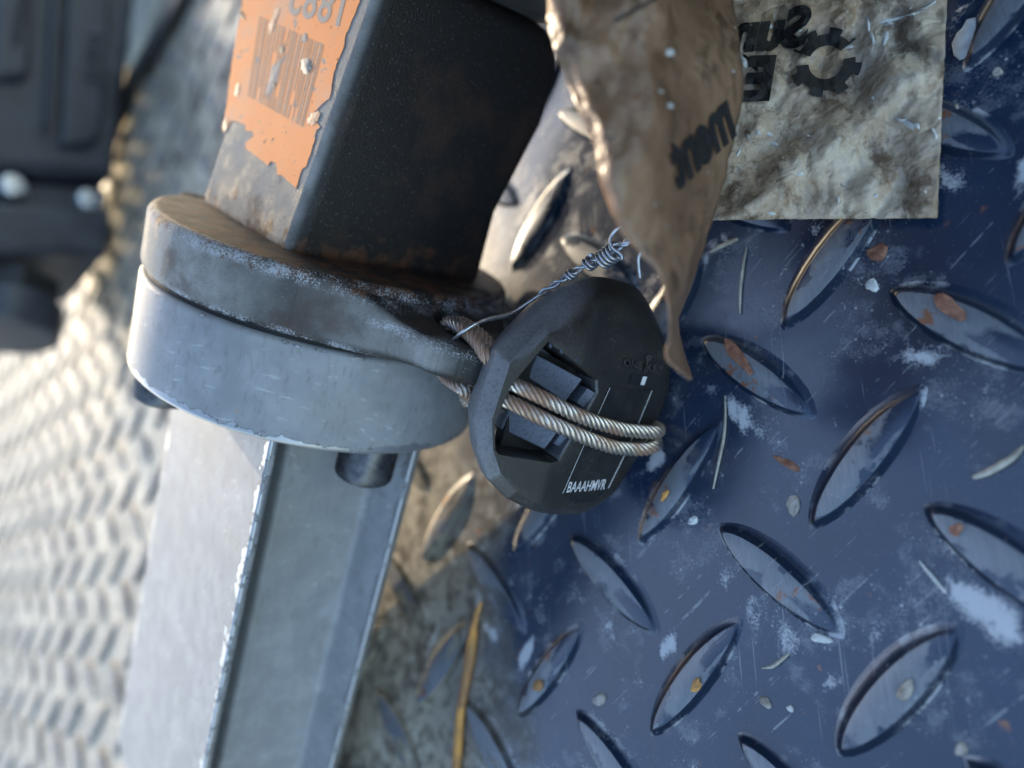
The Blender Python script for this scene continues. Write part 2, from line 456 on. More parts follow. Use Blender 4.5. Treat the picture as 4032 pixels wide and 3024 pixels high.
def cable_mat():
    t = NT('stainless_strand'); p = t.pos()
    f = t.noise(p, .35, 4); r = t.ramp(t.noise(p, .11, 4, .6), .42, .60)
    col = t.mix(f, (.44, .39, .34), (.66, .60, .54))
    col = t.mix(t.M('MULTIPLY', r, .8), col, (.28, .14, .075))
    return t.done(col, t.ramp(f, .3, .7, .28, .42), t.M('SUBTRACT', .95, t.M('MULTIPLY', r, .6)))
MAT_CABLE = cable_mat()

def sticker_mat():
    t = NT('orange_sticker'); p = t.obj()
    f = t.noise(p, .15, 4); g = t.noise(p, 2.2, 3, .7)
    col = t.mix(f, (.78, .27, .09), (.84, .34, .14))
    wear = t.ramp(t.M('ADD', t.M('MULTIPLY', t.noise(p, .10, 3), .5), t.M('MULTIPLY', g, .6)), .54, .70)
    col = t.mix(t.M('MULTIPLY', wear, .7), col, (.52, .36, .27))
    dk = t.ramp(t.noise(p, .6, 4, .6), .66, .71)
    col = t.mix(dk, col, (.10, .05, .04))
    gy = t.ramp(t.noise(p, .22, 5, .6), .61, .66)
    col = t.mix(gy, col, (.27, .26, .25))
    return t.done(col, .75, normal=t.bump(g, .2, .1), spec=.15)
MAT_STICKER = sticker_mat()

def sheet_mat(name, a, b, c, trans, hi=(.52, .42, .32), bstr=.7):
    t = NT(name); p = t.pos()
    f = t.noise(p, .055, 5, .65, .2); g = t.noise(p, .5, 4, .7); k = t.noise(t.vmul(p, (1, .7, 1)), .15, 6, .68, .1)
    col = t.mix(t.ramp(f, .34, .66), a, b)
    col = t.mix(t.M('MULTIPLY', t.ramp(k, .50, .64), .85), col, c)
    col = t.mix(t.M('MULTIPLY', t.ramp(g, .55, .72), .45), col, hi)
    sp = t.M('MULTIPLY', t.ramp(t.vor(p, .42), .12, .06), t.ramp(t.noise(p, .15, 2), .55, .62))
    col = t.mix(t.M('MULTIPLY', sp, .8), col, (.72, .70, .68))
    bk = t.ramp(t.noise(p, .33, 4, .7, .2), .66, .72)
    col = t.mix(t.M('MULTIPLY', bk, .8), col, (.04, .035, .03))
    rd = t.M('ABSOLUTE', t.M('SUBTRACT', t.noise(p, .10, 3, .6, .3), .5)); rd2 = t.M('ABSOLUTE', t.M('SUBTRACT', t.noise(p, .30, 2, .6, .3), .5))
    nb = t.bump(t.M('ADD', t.M('MULTIPLY', rd, 5.0), t.M('ADD', t.M('MULTIPLY', rd2, 1.0), t.M('MULTIPLY', g, .25))), bstr, .9)
    m = t.done(col, t.ramp(g, .3, .7, .30, .48), normal=nb)
    tr = t.n.new('ShaderNodeBsdfTranslucent'); t.link(col, tr.inputs[0]); t.link(nb, tr.inputs[1])
    mx = t.n.new('ShaderNodeMixShader'); mx.inputs[0].default_value = trans
    t.link(t.b.outputs[0], mx.inputs[1]); t.link(tr.outputs[0], mx.inputs[2]); t.link(mx.outputs[0], t.out.inputs[0])
    return m
MAT_SHEET = sheet_mat('dirty_vinyl', (.31, .215, .14), (.56, .46, .35), (.11, .07, .042), .10, (.64, .55, .44))
MAT_FLAP = sheet_mat('dirty_vinyl_flap', (.165, .090, .049), (.28, .165, .096), (.088, .046, .024), .12, (.30, .19, .12), .4)

# ------------------------------------------------------------------ deck (structure)
S = 2600.0
dv = []; df = []
NX = 8
for j in range(NX + 1):
    for i in range(NX + 1):
        dv.append((-S + 2 * S * i / NX - 900, -S + 2 * S * j / NX, 0))
for j in range(NX):
    for i in range(NX):
        a = j * (NX + 1) + i; df.append((a, a + 1, a + NX + 2, a + NX + 1))
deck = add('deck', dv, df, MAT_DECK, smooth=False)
top(deck, 'dark blue-black painted steel tread plate deck, scuffed and dusty', kind='structure')

def lug_mesh(n=24):
    a, b, h = 15.2, 3.4, 1.70
    def outline(f, e):
        out = []
        for k in range(n):
            t = 2 * math.pi * k / n
            c, s_ = math.cos(t), math.sin(t)
            # lens: two arcs meeting in blunt points
            xx = a * f * c; yy = (b * e) * math.copysign(abs(s_) ** 1.28, s_)
            out.append((xx, yy))
        return out
    # (length factor, width factor on the shallow side, width factor on the steep side, height)
    rings = [(1.12, 1.95, 1.25, -.10), (1.07, 1.55, 1.14, .12), (1.03, 1.26, 1.05, .50), (.985, 1.05, .98, 1.10), (.945, .94, .92, 1.60), (.90, .86, .86, h)]
    v = []; F = []
    for f, e, e2, z in rings:
        for (x, y) in outline(f, 1.0):
            y *= e if y > 0 else e2
            # the lug runs out in a long ramp at one end
            zz = z if z <= 0.12 else z * (1 - .72 * max(0, (x / a - .35) / .65) ** 1.2)
            v.append((x, y, zz))
    for i in range(len(rings) - 1):
        for k in range(n): F.append((i * n + k, i * n + (k + 1) % n, (i + 1) * n + (k + 1) % n, (i + 1) * n + k))
    F.append(tuple((len(rings) - 1) * n + k for k in range(n)))
    return v, F
LV, LF = lug_mesh()
lugs = []
for ui in range(-42, 6):
    for vi in range(-34, 8):
        for off, ang in ((0, -45), (.5, 45)):
            u, v = ui + off, vi + off
            p = Vector((u * 40, -v * 40, 0))
            q = RW.transposed() @ (p - CAM)
            if q.z < 20: continue
            px, py = 2016 + FPX * q.x / q.z, 1512 + FPX * q.y / q.z
            if -500 < px < 4700 and -500 < py < 3600: lugs.append((q.z, p, ang, px, py))
lugs.sort(key=lambda k: k[0])
near = [l for l in lugs if -250 < l[3] < 4300 and -250 < l[4] < 3300][:300]
rest = [l for l in lugs if l not in near]
proto = None
for d_, p, ang, px, py in near:
    if proto is None:
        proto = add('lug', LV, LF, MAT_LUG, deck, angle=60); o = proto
    else:
        o = proto.copy(); COL.objects.link(o)
    o.location = Vector((p.x + random.uniform(-.5, .5), p.y + random.uniform(-.5, .5), 0)) * MM; o.rotation_euler = (0, 0, math.radians(ang + random.uniform(-2.2, 2.2)))
    o.scale = (random.uniform(.95, 1.04), random.uniform(.88, 1.10), random.uniform(.85, 1.08))
LV2, LF2 = lug_mesh(10)
parts = []
for d_, p, ang, px, py in rest:
    c, s_ = math.cos(math.radians(ang)), math.sin(math.radians(ang))
    parts.append(([(p.x + c * x - s_ * y, p.y + s_ * x + c * y, z) for x, y, z in LV2], LF2))
V, F = join(*parts)
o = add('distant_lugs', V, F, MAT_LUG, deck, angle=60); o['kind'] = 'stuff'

# ------------------------------------------------------------------ flanged arm
EX = Vector((-0.816078206, 0.577941487, 0.0)); EY = Vector((-0.092951294, -0.13125122, 0.986981851)); EZ = Vector((0.570417758, 0.805454378, 0.16083167))
arm = Thing('flanged_arm', 'grey and black steel arm with round bolted flange lying across the deck', 'machine arm', (-91.71, 72.65, 47.80), (EX, EY, EZ))
RF, TA, TB = 44.6, 15.2, 23.4
# bracket above the flange: side outline (y, z) swept through its width
side = [(22.6, 13.5), (12.9, 78.0), (-29.5, 78.0), (-34.5, 74), (-36.4, 67), (-35.8, 56.7), (-29.2, 33.0), (-29.4, 13.5)]
nb_ = len(side)
bv = [(-23.0, y, z) for y, z in side] + [(26.0, y + (5.4 if y > 0 else 0), z) for y, z in side]
bf = [tuple(range(nb_ - 1, -1, -1)), tuple(range(nb_, 2 * nb_))] + [(i, (i + 1) % nb_, nb_ + (i + 1) % nb_, nb_ + i) for i in range(nb_)]
add('bracket', bv, bf, MAT_DARK, arm, bevel=4.6, seg=6, weld=True, angle=30, label='dark square bracket rising from the flange')
# end plate beyond the bracket
pv, pf = prism([(-46, -31), (30, -31), (30, 20), (-46, 20)], 78.2, 92)
add('end_plate', pv, pf, simple('brown_grey_coat', (.060, .054, .050), (.095, .087, .080), .1, .5, 0, .3), arm, bevel=2, weld=True)
# unseen dark block added beyond the plate to shade and darken the deck
pv, pf = prism([(-112, -46), (66, -46), (66, 190), (-112, 190)], 97, 300)
add('deck_shade_block', pv, pf, MAT_DARK, arm, bevel=6, seg=3, weld=True)
# upper flange
v, F = lathe(rounded_profile(RF, 0.5, TA, 2.3), 128)
uf = add('upper_flange', v, F, MAT_DARK, arm, angle=50, label='thick dark disc with a drilled ear')
# ear with drilled hole: star-shaped outline about the hole
hc = Vector((-50.0, -5.0))
ec = Vector((-53.5, -5.5)); er = 12.8; rho = 60.0
ea = ec.normalized(); Dc = ec.length
fs = ((RF + rho) ** 2 + Dc ** 2 - (er + rho) ** 2) / (2 * Dc); fn = math.sqrt((RF + rho) ** 2 - fs ** 2)
N = 288; outer = []; inner = []
for k in range(N):
    a = 2 * math.pi * k / N; dr = Vector((math.cos(a), math.sin(a)))
    best = 0; t_ = 0.0
    while t_ < 40:
        q = hc + dr * t_; s_ = q.dot(ea); n_ = abs(q.x * ea.y - q.y * ea.x)
        neck = 28 < s_ <= Dc + er * (fs - Dc) / (er + rho) and (s_ < fs - rho + .2 or n_ < fn - math.sqrt(max(0, rho ** 2 - (s_ - fs) ** 2))) and (s_ > RF * fs / (RF + rho) or q.length < RF - .9)
        if (q - ec).length < er or neck: best = t_
        t_ += .04
    outer.append(hc + dr * best); inner.append(hc + dr * 4.3)
z0, z1, bb = 2.6, 10.0, 1.9
loops = []
def shrink(L, d): return [hc + (p - hc) * (1 - d / max((p - hc).length, .01)) for p in L]
def grow(L, d): return [hc + (p - hc) * (1 + d / (p - hc).length) for p in L]
for L, z in ((grow(inner, .8), z1), (shrink(outer, bb), z1), (shrink(outer, bb * .29), z1 - bb * .29), (outer, z1 - bb), (outer, z0 + bb), (shrink(outer, bb * .29), z0 + bb * .29), (shrink(outer, bb), z0), (grow(inner, .8), z0), (inner, z0 + .8), (inner, z1 - .8)):
    def zz(p, z):
        k_ = min(1, max(0, (56 - p.dot(ea)) / 16)); k_ = k_ * k_ * (3 - 2 * k_)
        return z + (4.2 * k_ if z > 6 else -1.6 * k_)
    loops.append([(p.x, p.y, zz(p, z)) for p in L])
v = [p for L in loops for p in L]; F = []
for i in range(len(loops)):
    j = (i + 1) % len(loops)
    for k in range(N): F.append((i * N + k, i * N + (k + 1) % N, j * N + (k + 1) % N, j * N + k))
add('ear', v, F, MAT_DARK, uf, weld=True, angle=60)
# slot holes on the visible flange face
for (hx, hy, r_) in ((31, 27.5, 3.4), (-34, -21, 3.2)):
    v, F = lathe([(r_, TA - .4), (r_, TA + .05), (r_ - .3, TA + .06)], 24)
    add('bolt_hole', [(x + hx, y + hy, z) for x, y, z in v], F, MAT_INK, uf)
# lower flange
prof = rounded_profile(RF - .2, -TB, -.3, 1.3)
v, F = lathe(prof, 128)
lf = add('lower_flange', v, F, MAT_GREY, arm, angle=50, label='chipped light grey painted disc')
# dark gasket line between the discs
v, F = lathe([(RF - 1.6, -.4), (RF - 1.6, .6)], 96)
add('joint', v, F, MAT_INK, arm)
# grey channel bar
cs = [(-36.0, 23.6), (35, 23.6), (35, -20), (-29, -20.5), (-35.6, -15.2), (-36.2, -13.6), (-26.4, -10.2), (-25.4, -9.2), (-25.0, 13.4), (-24.0, 14.2), (-9.0, 15.4), (-9.0, 19.4), (-34.2, 20.9), (-36.0, 21.8)]
v, F = prism(cs, -168, -TB + 1)
add('channel_bar', v, F, MAT_GREY, arm, bevel=.7, seg=3, weld=True, angle=35, label='grey painted channel bar with chipped edges')
# socket head cap screws
def screw_mesh():
    n = 120; v = []; F = []
    prof = [(6.6, 0, 0), (6.9, -.4, 1), (6.9, -8.6, 1), (6.5, -9.3, 0), (6.1, -9.6, 0), (3.4, -9.6, 0), (3.4, -5, 0)]
    for r, z, kn in prof:
        for k in range(n):
            a = 2 * math.pi * k / n; rr = r - (.22 if (kn and k % 2) else 0)
            v.append((rr * math.cos(a), rr * math.sin(a), z))
    for i in range(len(prof) - 1):
        for k in range(n): F.append((i * n + k, (i + 1) * n + k, (i + 1) * n + (k + 1) % n, i * n + (k + 1) % n))
    F.append(tuple((len(prof) - 1) * n + k for k in range(n)))
    return v, F
SV, SF = screw_mesh()
for sx, sy in ((-36.4, -.6), (7.0, 34.5)):
    so = add('cap_screw', [(x + sx, y + sy, z - TB + .2) for x, y, z in SV], SF, MAT_SCREW, arm, angle=50)
# orange sticker on the bracket's upper face
P0, P1, P2 = Vector((-23, 22.6, 13.5)), Vector((-23, 12.9, 78)), Vector((26, 28.0, 13.5))
tn = (P1 - P0).cross(P2 - P0).normalized()
if tn.y < 0: tn = -tn
NW = arm.M3 @ tn; PW = arm.wor(P0)
def st(px, py, off=.12):
    return arm.loc(on_plane(px, py, PW + NW * off, NW))
out = [(962, -140), (953, 0), (948, 60), (938, 95), (930, 150), (918, 215), (905, 300), (893, 400), (882, 470), (874, 505), (880, 522), (897, 505), (905, 478), (935, 478), (965, 490), (968, 515), (993, 518), (1000, 535), (968, 560), (970, 588), (1010, 615), (1055, 652), (1065, 635), (1085, 640), (1092, 690), (1105, 688), (1165, 742),
       (1176, 705), (1190, 665), (1205, 655), (1222, 610), (1236, 560), (1246, 512), (1262, 500), (1236, 470), (1238, 440), (1270, 408), (1295, 390), (1305, 352), (1312, 300), (1330, 240), (1352, 190), (1358, 150), (1370, 120), (1395, 60), (1418, 0), (1470, -140)]
jag = []
for i, p in enumerate(out):
    q = out[(i + 1) % len(out)]
    jag.append(p)
    L = math.hypot(q[0] - p[0], q[1] - p[1])
    for k in range(1, int(L // 14)):
        t_ = k / (L // 14); jag.append((p[0] + (q[0] - p[0]) * t_ + random.uniform(-2.2, 2.2), p[1] + (q[1] - p[1]) * t_ + random.uniform(-2.2, 2.2)))
n = len(jag)
v = [st(*p, .16) for p in jag] + [st(*p, .02) for p in jag]
F = [tuple(range(n))] + [(i, (i + 1) % n, n + (i + 1) % n, n + i) for i in range(n)]
stk = add('sticker', v, F, MAT_STICKER, arm, smooth=False, label='torn orange barcode sticker, scuffed')
# barcode bars
def bil(a, b, c, d, s_, t_):
    return tuple((1 - s_) * ((1 - t_) * a[i] + t_ * d[i]) + s_ * ((1 - t_) * b[i] + t_ * c[i]) for i in range(2))
TLc, TRc, BRc, BLc = (1016, 60), (1285, 180), (1200, 505), (970, 375)
parts = []; s_ = 0.02
while s_ < .98:
    wd = random.choice((.012, .016, .024)); gap = random.choice((.016, .020, .026))
    nseg = 6
    for k in range(nseg):
        if random.random() < .05: continue
        q = [bil(TLc, TRc, BRc, BLc, s_, k / nseg), bil(TLc, TRc, BRc, BLc, s_ + wd, k / nseg), bil(TLc, TRc, BRc, BLc, s_ + wd, (k + 1) / nseg), bil(TLc, TRc, BRc, BLc, s_, (k + 1) / nseg)]
        parts.append(([st(*p, .20) for p in q], [(0, 1, 2, 3)]))
    s_ += wd + gap
V, F = join(*parts); add('barcode', V, F, simple('faded_bar_ink', (.34, .25, .20), (.50, .32, .22), .5, .75, 0, .1, None, .15), stk, smooth=False)
# digits along the top, printed upside down to the viewer
tv, tf = text_mesh('1882', 1.0, 0, .012)
ax, ay = Vector((-100, -31)), Vector((-30, 100))
V = [st(1392 - x * 118 - y * 52, -32 - x * 30 + y * 205, .21) for x, y, z in tv]
add('printed_digits', V, tf, MAT_STICK_INK, stk, smooth=False)
# torn patches, blisters
def blob(cx, cy, rx, ry, rot, n=16, jit=.25):
    pts = []
    for k in range(n):
        a = 2 * math.pi * k / n; r_ = 1 + random.uniform(-jit, jit)
        x, y = rx * r_ * math.cos(a), ry * r_ * math.sin(a)
        c, s__ = math.cos(rot), math.sin(rot); pts.append((cx + c * x - s__ * y, cy + s__ * x + c * y))
    return pts
for args, mt, nm in (((1075, 310, 75, 16, 1.9), MAT_STICK_INK, 'worn_patch'), ((1110, 195, 12, 16, 0), MAT_INK, 'tear'), ((1080, 330, 9, 12, 0), MAT_INK, 'tear'), ((1078, 85, 11, 55, .35), MAT_FLAKE_R, 'tear'),
                     ((1235, 465, 20, 30, .5), MAT_FLAKE_R, 'tear'), ((1205, 258, 22, 30, 0), MAT_FLAKE, 'blister'), ((1200, 148, 10, 18, .2), MAT_STICK_INK, 'worn_patch'), ((935, 355, 10, 26, .2), MAT_FLAKE_R, 'tear'), ((888, 490, 8, 26, .2), MAT_FLAKE_R, 'tear'), ((955, 60, 6, 18, -.5), MAT_INK, 'tear')):
    pts = blob(*args)
    c = st(args[0], args[1], .75 if nm == 'blister' else .30)
    v = [st(*p, .21) for p in pts] + [c]
    add(nm, v, [(k, (k + 1) % len(pts), len(pts)) for k in range(len(pts))], mt, stk, smooth=(nm == 'blister'))

# ------------------------------------------------------------------ tracking tag
def camvec(x, y, z): return RW @ Vector((x, y, z))
NT_ = camvec(.40, .22, -.89).normalized()
PT = at(2200, 1560, 150)
TX = (camvec(1, 0, 0) - NT_ * camvec(1, 0, 0).dot(NT_)).normalized(); TY = NT_.cross(TX)
tag = Thing('tracking_tag', 'black plastic asset tag with octagonal opening, held by the steel cable', 'asset tag', PT, (TX, TY, NT_))
def tp(px, py):
    q = tag.loc(on_plane(px, py, PT, NT_)); return Vector((q.x, q.y))
def c4(x, y): return (1600 + x / 1.3825, 900 + y / 1.3825)
front = [c4(*p) for p in ((560, 735), (800, 520), (940, 400), (1060, 340), (1190, 345), (1345, 395), (1470, 560), (1555, 720), (1592, 860), (1575, 1000), (1505, 1150), (1400, 1280), (1275, 1400), (1165, 1490), (1020, 1550), (900, 1550), (740, 1515), (600, 1440), (510, 1340), (470, 1200), (465, 1040))]
hole = [c4(*p) for p in ((772, 618), (1042, 832), (1048, 900), (832, 1262), (790, 1272), (500, 1228), (484, 1205), (482, 1060), (570, 862))]
F2 = [tp(*p) for p in front]
cur = catmull([Vector((p.x, p.y, 0)) for p in F2[1:18]], 5)
F2 = [F2[0]] + [Vector((p.x, p.y)) for p in cur] + F2[18:]
H2 = [tp(*p) for p in hole]
hcn = tp(*c4(760, 980))
def cast(poly, a):
    d_ = Vector((math.cos(a), math.sin(a))); best = None
    for i in range(len(poly)):
        p, q = poly[i], poly[(i + 1) % len(poly)]; e = q - p
        den = d_.x * e.y - d_.y * e.x
        if abs(den) < 1e-9: continue
        w_ = p - hcn
        t_ = (w_.x * e.y - w_.y * e.x) / den; s__ = (w_.x * d_.y - w_.y * d_.x) / den
        if t_ > 0 and -1e-6 <= s__ <= 1 + 1e-6: best = t_ if best is None else max(best, t_)
    return best
# smooth the right-hand outline, keep the left facets
Fs = []
for i, p in enumerate(F2):
    Fs.append(p)
# front surface: slopes back to the right of the opening
def tz(x, y):
    s__ = x * .93 + y * -.30
    return -.13 * max(0, s__ - 3.0) - .004 * max(0, s__ - 3.0) ** 2
angs = sorted(set([2 * math.pi * k / 120 for k in range(120)] + [math.atan2((p - hcn).y, (p - hcn).x) % (2 * math.pi) for p in F2 + H2]))
N = len(angs); rings = []
def ring(fr, dz, scale=None, grow_=0, flat=False):
    L = []
    def shoulder(p, fr):
        k_ = min(1, max(0, (p - hcn).dot(Vector((.75, .66))) / 14))
        return -3.2 * k_ * max(0, (fr - .45) / .55) ** 2.2
    for a in angs:
        ro, ri = cast(F2, a), cast(H2, a)
        r_ = (ri + (ro - ri) * fr) if scale is None else ro * scale
        r_ += grow_
        p = hcn + Vector((math.cos(a), math.sin(a))) * r_
        L.append((p.x, p.y, (0 if flat else tz(p.x, p.y) + shoulder(p, fr)) + dz))
    return L
HD = -9.0
rings = [ring(0, HD, flat=True), ring(0, -.5), ring(.02, -.12), ring(.06, 0), ring(.2, 0), ring(.4, 0), ring(.6, 0), ring(.8, 0), ring(.93, 0), ring(.985, -.18), ring(1, -.5),
         ring(1, -2.4, grow_=2.0), ring(1, -3.4, grow_=2.3), ring(1, -7.5, grow_=1.9), ring(1, -12.0, grow_=.4), ring(1, -13, grow_=-1.2), ring(0, -13)]
v = [p for L in rings for p in L]; F = []
for i in range(len(rings) - 1):
    for k in range(N): F.append((i * N + k, i * N + (k + 1) % N, (i + 1) * N + (k + 1) % N, (i + 1) * N + k))
body = add('body', v, F, MAT_PLASTIC, tag, weld=True, angle=32)
# recess floor, with a gap on the left where the cable comes through
def tq(x, y): return tp(*c4(x, y))
def onfloor(pts, z0, z1, name, mat, bev=.3, tilt=0):
    poly = [tuple(tq(*p)) for p in pts]
    v, F = prism(poly, z0, z1)
    if tilt:
        mx_ = max(p[0] for p in poly); n_ = len(poly)
        v = v[:n_] + [(x, y, z - tilt * (mx_ - x)) for x, y, z in v[n_:]]
    return add(name, v, F, mat, tag, bevel=bev, weld=True)
onfloor([(690, 640), (1060, 820), (1060, 905), (820, 1290), (600, 1250), (640, 1100), (700, 960), (640, 820)], -12, -8.2, 'recess_floor', MAT_INK, 0)
onfloor([(800, 725), (985, 828), (915, 972), (760, 860)], -13, -1.6, 'recess_panel', MAT_PLASTIC2, .3, .75)
onfloor([(650, 1040), (862, 1105), (798, 1238), (612, 1160)], -13, -1.8, 'recess_panel', MAT_PLASTIC2, .3, .75)
onfloor([(1012, 880), (1046, 900), (1000, 1000), (968, 968)], -13, -.9, 'recess_panel', MAT_PLASTIC2, .2, .75)
onfloor([(880, 1120), (925, 1135), (880, 1220), (845, 1200)], -13, -1.0, 'recess_panel', MAT_PLASTIC2, .2, .75)
onfloor([(640, 835), (672, 800), (680, 830), (655, 870)], -9, -5.0, 'rib', MAT_PLASTIC2, .15)
onfloor([(545, 1020), (585, 1010), (590, 1040), (560, 1050)], -9, -5.0, 'rib', MAT_PLASTIC2, .15)
# label strip
MAT_EMB = simple('lighter_black_plastic', (.035, .034, .033), (.06, .058, .056), .6, .4)  # slightly lighter black so the raised letters stand out
def ts(x, y, dz):      # crop pixel -> point on the front surface
    q = tq(x, y); return (q.x, q.y, tz(q.x, q.y) + dz)
lab = [(1128, 868), (1400, 905), (1390, 960), (1265, 1215), (1140, 1440), (1095, 1488), (1020, 1515), (950, 1508), (885, 1478), (856, 1448), (866, 1418), (990, 1165)]
def strip(pts, dz0, dz1):
    n_ = len(pts); v = [ts(*p, dz1) for p in pts] + [ts(*p, dz0) for p in pts]
    return v, [(i, (i + 1) % n_, n_ + (i + 1) % n_, n_ + i) for i in range(n_)]
def fan_rows(a0, a1, b0, b1, dz, nu=6, nv=14):
    v = []; F = []
    for j in range(nv + 1):
        for i in range(nu + 1):
            s_, t_ = i / nu, j / nv
            x = (a0[0] * (1 - s_) + a1[0] * s_) * (1 - t_) + (b0[0] * (1 - s_) + b1[0] * s_) * t_
            y = (a0[1] * (1 - s_) + a1[1] * s_) * (1 - t_) + (b0[1] * (1 - s_) + b1[1] * s_) * t_
            v.append(ts(x, y, dz))
    for j in range(nv):
        for i in range(nu):
            a = j * (nu + 1) + i; F.append((a, a + 1, a + nu + 2, a + nu + 1))
    return v, F
lp = add('label_strip', *join(fan_rows((1128, 870), (1400, 906), (858, 1446), (1138, 1442), .14), fan_rows((858, 1446), (1138, 1442), (930, 1505), (1060, 1506), .14, 6, 4)), MAT_LABEL, tag, angle=60, label='dark printed label strip')
def line(a, b, w_, dz):
    d_ = Vector((b[0] - a[0], b[1] - a[1])); nn = Vector((-d_.y, d_.x)).normalized() * w_ / 2; parts = []
    K = 10; v = []
    for k in range(K + 1):
        p = Vector(a) + d_ * k / K
        v += [ts(p.x + nn.x, p.y + nn.y, dz), ts(p.x - nn.x, p.y - nn.y, dz)]
    return v, [(2 * k, 2 * k + 1, 2 * k + 3, 2 * k + 2) for k in range(K)]
add('label_border', *join(line((1126, 872), (984, 1170), 3, .2), line((984, 1170), (858, 1446), 3, .2), line((1398, 908), (1262, 1215), 4, .2), line((1262, 1215), (1140, 1440), 5, .2)), MAT_PRINT, lp, smooth=False)
tv, tf = text_mesh('BAAAHMVR', 1.0, 0, .010)
wmax = max(p[0] for p in tv)
V = [ts(876 + x / wmax * 238 + y * 26, 1442 - y * 82 + x / wmax * 2, .21) for x, y, z in tv]
add('label_text', V, tf, MAT_PRINT, lp, smooth=False)
# embossed lettering ONE KEY with its small key mark between the words
def emboss(s, x0, y0, wdt, hgt, slope, name):
    tv, tf = text_mesh(s, 1.0, 0, 0, .09)
    xs = [p[0] for p in tv]; mn, mx_ = min(xs), max(xs)
    V = []
    for x, y, z in tv:
        u_ = (x - mn) / (mx_ - mn); V.append(ts(x0 + u_ * wdt + y * 4, y0 + u_ * slope - y * hgt, .02 + (z + .09) / .18 * .6))
    add(name, V, tf, MAT_EMB, tag, smooth=False)
emboss('ONE', 1200, 752, 112, 58, 26, 'embossed_word')
emboss('KEY', 1348, 790, 108, 58, 18, 'embossed_word')
kx, ky = 1338, 735
kp = []
for k in range(14):
    a = 2 * math.pi * k / 14; b_ = 2 * math.pi * (k + 1) / 14
    kp.append(([ts(kx + 22 + 16 * math.cos(q) * rr, ky - 18 + 16 * math.sin(q) * rr, .45) for q, rr in ((a, 1), (b_, 1), (b_, .55), (a, .55))], [(0, 1, 2, 3)]))
kp.append(([ts(*p, .45) for p in ((kx + 10, ky - 2), (kx + 18, ky), (kx + 2, ky + 66), (kx - 6, ky + 64))], [(0, 1, 2, 3)]))
kp.append(([ts(*p, .45) for p in ((kx + 2, ky + 44), (kx + 16, ky + 48), (kx + 14, ky + 56), (kx, ky + 52))], [(0, 1, 2, 3)]))
add('key_emblem', *join(*kp), MAT_EMB, tag, smooth=False)
wv = [(1258, 808), (1362, 822), (1344, 874), (1242, 858)]
add('window', [ts(*p, .16) for p in wv], [(0, 1, 2, 3)], MAT_GLASS, tag, smooth=False)
add('window_glint', [ts(*p, .22) for p in ((1332, 822), (1360, 825), (1344, 872), (1318, 868))], [(0, 1, 2, 3)], MAT_PRINT, tag, smooth=False)  # white glint painted on one end of the window
# ragged nicks in the rim of the opening
for cx, cy, r_ in ((782, 640, 14), (842, 672, 16), (925, 716, 12)):
    pts = [(cx + r_ * math.cos(k) * .5, cy + r_ * math.sin(k) * (1.3 if k % 2 else .6)) for k in range(6)]
    c = ts(cx, cy, 1.0); v = [ts(*p, 0) for p in pts] + [c]
    add('nick', v, [(k, (k + 1) % 6, 6) for k in range(6)], MAT_PLASTIC2, tag, smooth=False)

# ------------------------------------------------------------------ steel cable
cab = Thing('steel_cable', 'thin twisted steel cable looped through the flange ear and the black tag', 'cable', at(1745, 1275, 153))
def face_pt(x, y, up):       # crop pixel over the tag front, "up" mm proud of it
    return tag.wor(ts(x, y, up))
def run(pts, name, r=.56, R=1.02):
    P = resample(catmull(pts, 14), .5)
    parts = [tube(P, .55, 6)]
    for k in range(6): parts.append(tube(helix(P, R, 9.0, k * math.pi / 3), r, 6))
    V, F = join(*parts)
    return add(name, [v - cab.org for v in V], F, MAT_CABLE, cab, angle=80)
earw = lambda x, y, z: arm.wor((x, y, z))
def loop_pts(o, up):
    return [earw(-50 + o * .3, -5 + o, 3), earw(-50 + o * .3, -5.2 + o, 8), earw(-51.5, -4.2 + o, 11.2), earw(-56, -3.5 + o, 12.2), earw(-62, -3.8 + o, 11.5), earw(-67.5, -5 + o, 9.0)]
A1 = loop_pts(1.6, 0) + [at(1965, 1450, 158), at(1990, 1490, 158), face_pt(585, 850, -5.0), face_pt(640, 875, -1.5), face_pt(760, 930, .9), face_pt(900, 1000, 1.3), face_pt(1060, 1062, 1.5), face_pt(1200, 1102, 1.6), face_pt(1330, 1122, 2.2), face_pt(1420, 1130, 2.2), face_pt(1472, 1135, -1.2), face_pt(1470, 1150, -5.5), face_pt(1360, 1165, -11),
      face_pt(1100, 1100, -15.5), face_pt(760, 990, -16.5), face_pt(480, 920, -13.5), at(1850, 1562, 161), earw(-62, -3, .6), earw(-55, -3, .6), earw(-51, -4, 2)]
A2 = loop_pts(-.9, 0) + [at(1950, 1475, 160), at(1978, 1540, 159), face_pt(545, 945, -5.0), face_pt(600, 965, -1.7), face_pt(720, 1022, .6), face_pt(850, 1082, 1.2), face_pt(1010, 1150, 1.4), face_pt(1140, 1196, 1.5), face_pt(1270, 1218, 1.7), face_pt(1370, 1218, 2.2), face_pt(1435, 1202, 1.0), face_pt(1450, 1195, -3.5), face_pt(1370, 1200, -9.5),
      face_pt(1100, 1150, -17.5), face_pt(760, 1040, -18.5), face_pt(500, 960, -16), at(1840, 1582, 164), earw(-60, -7, .2), earw(-54, -7.5, .2), earw(-50.5, -6, 2)]
run(A1, 'strand_bundle'); run(A2, 'strand_bundle')

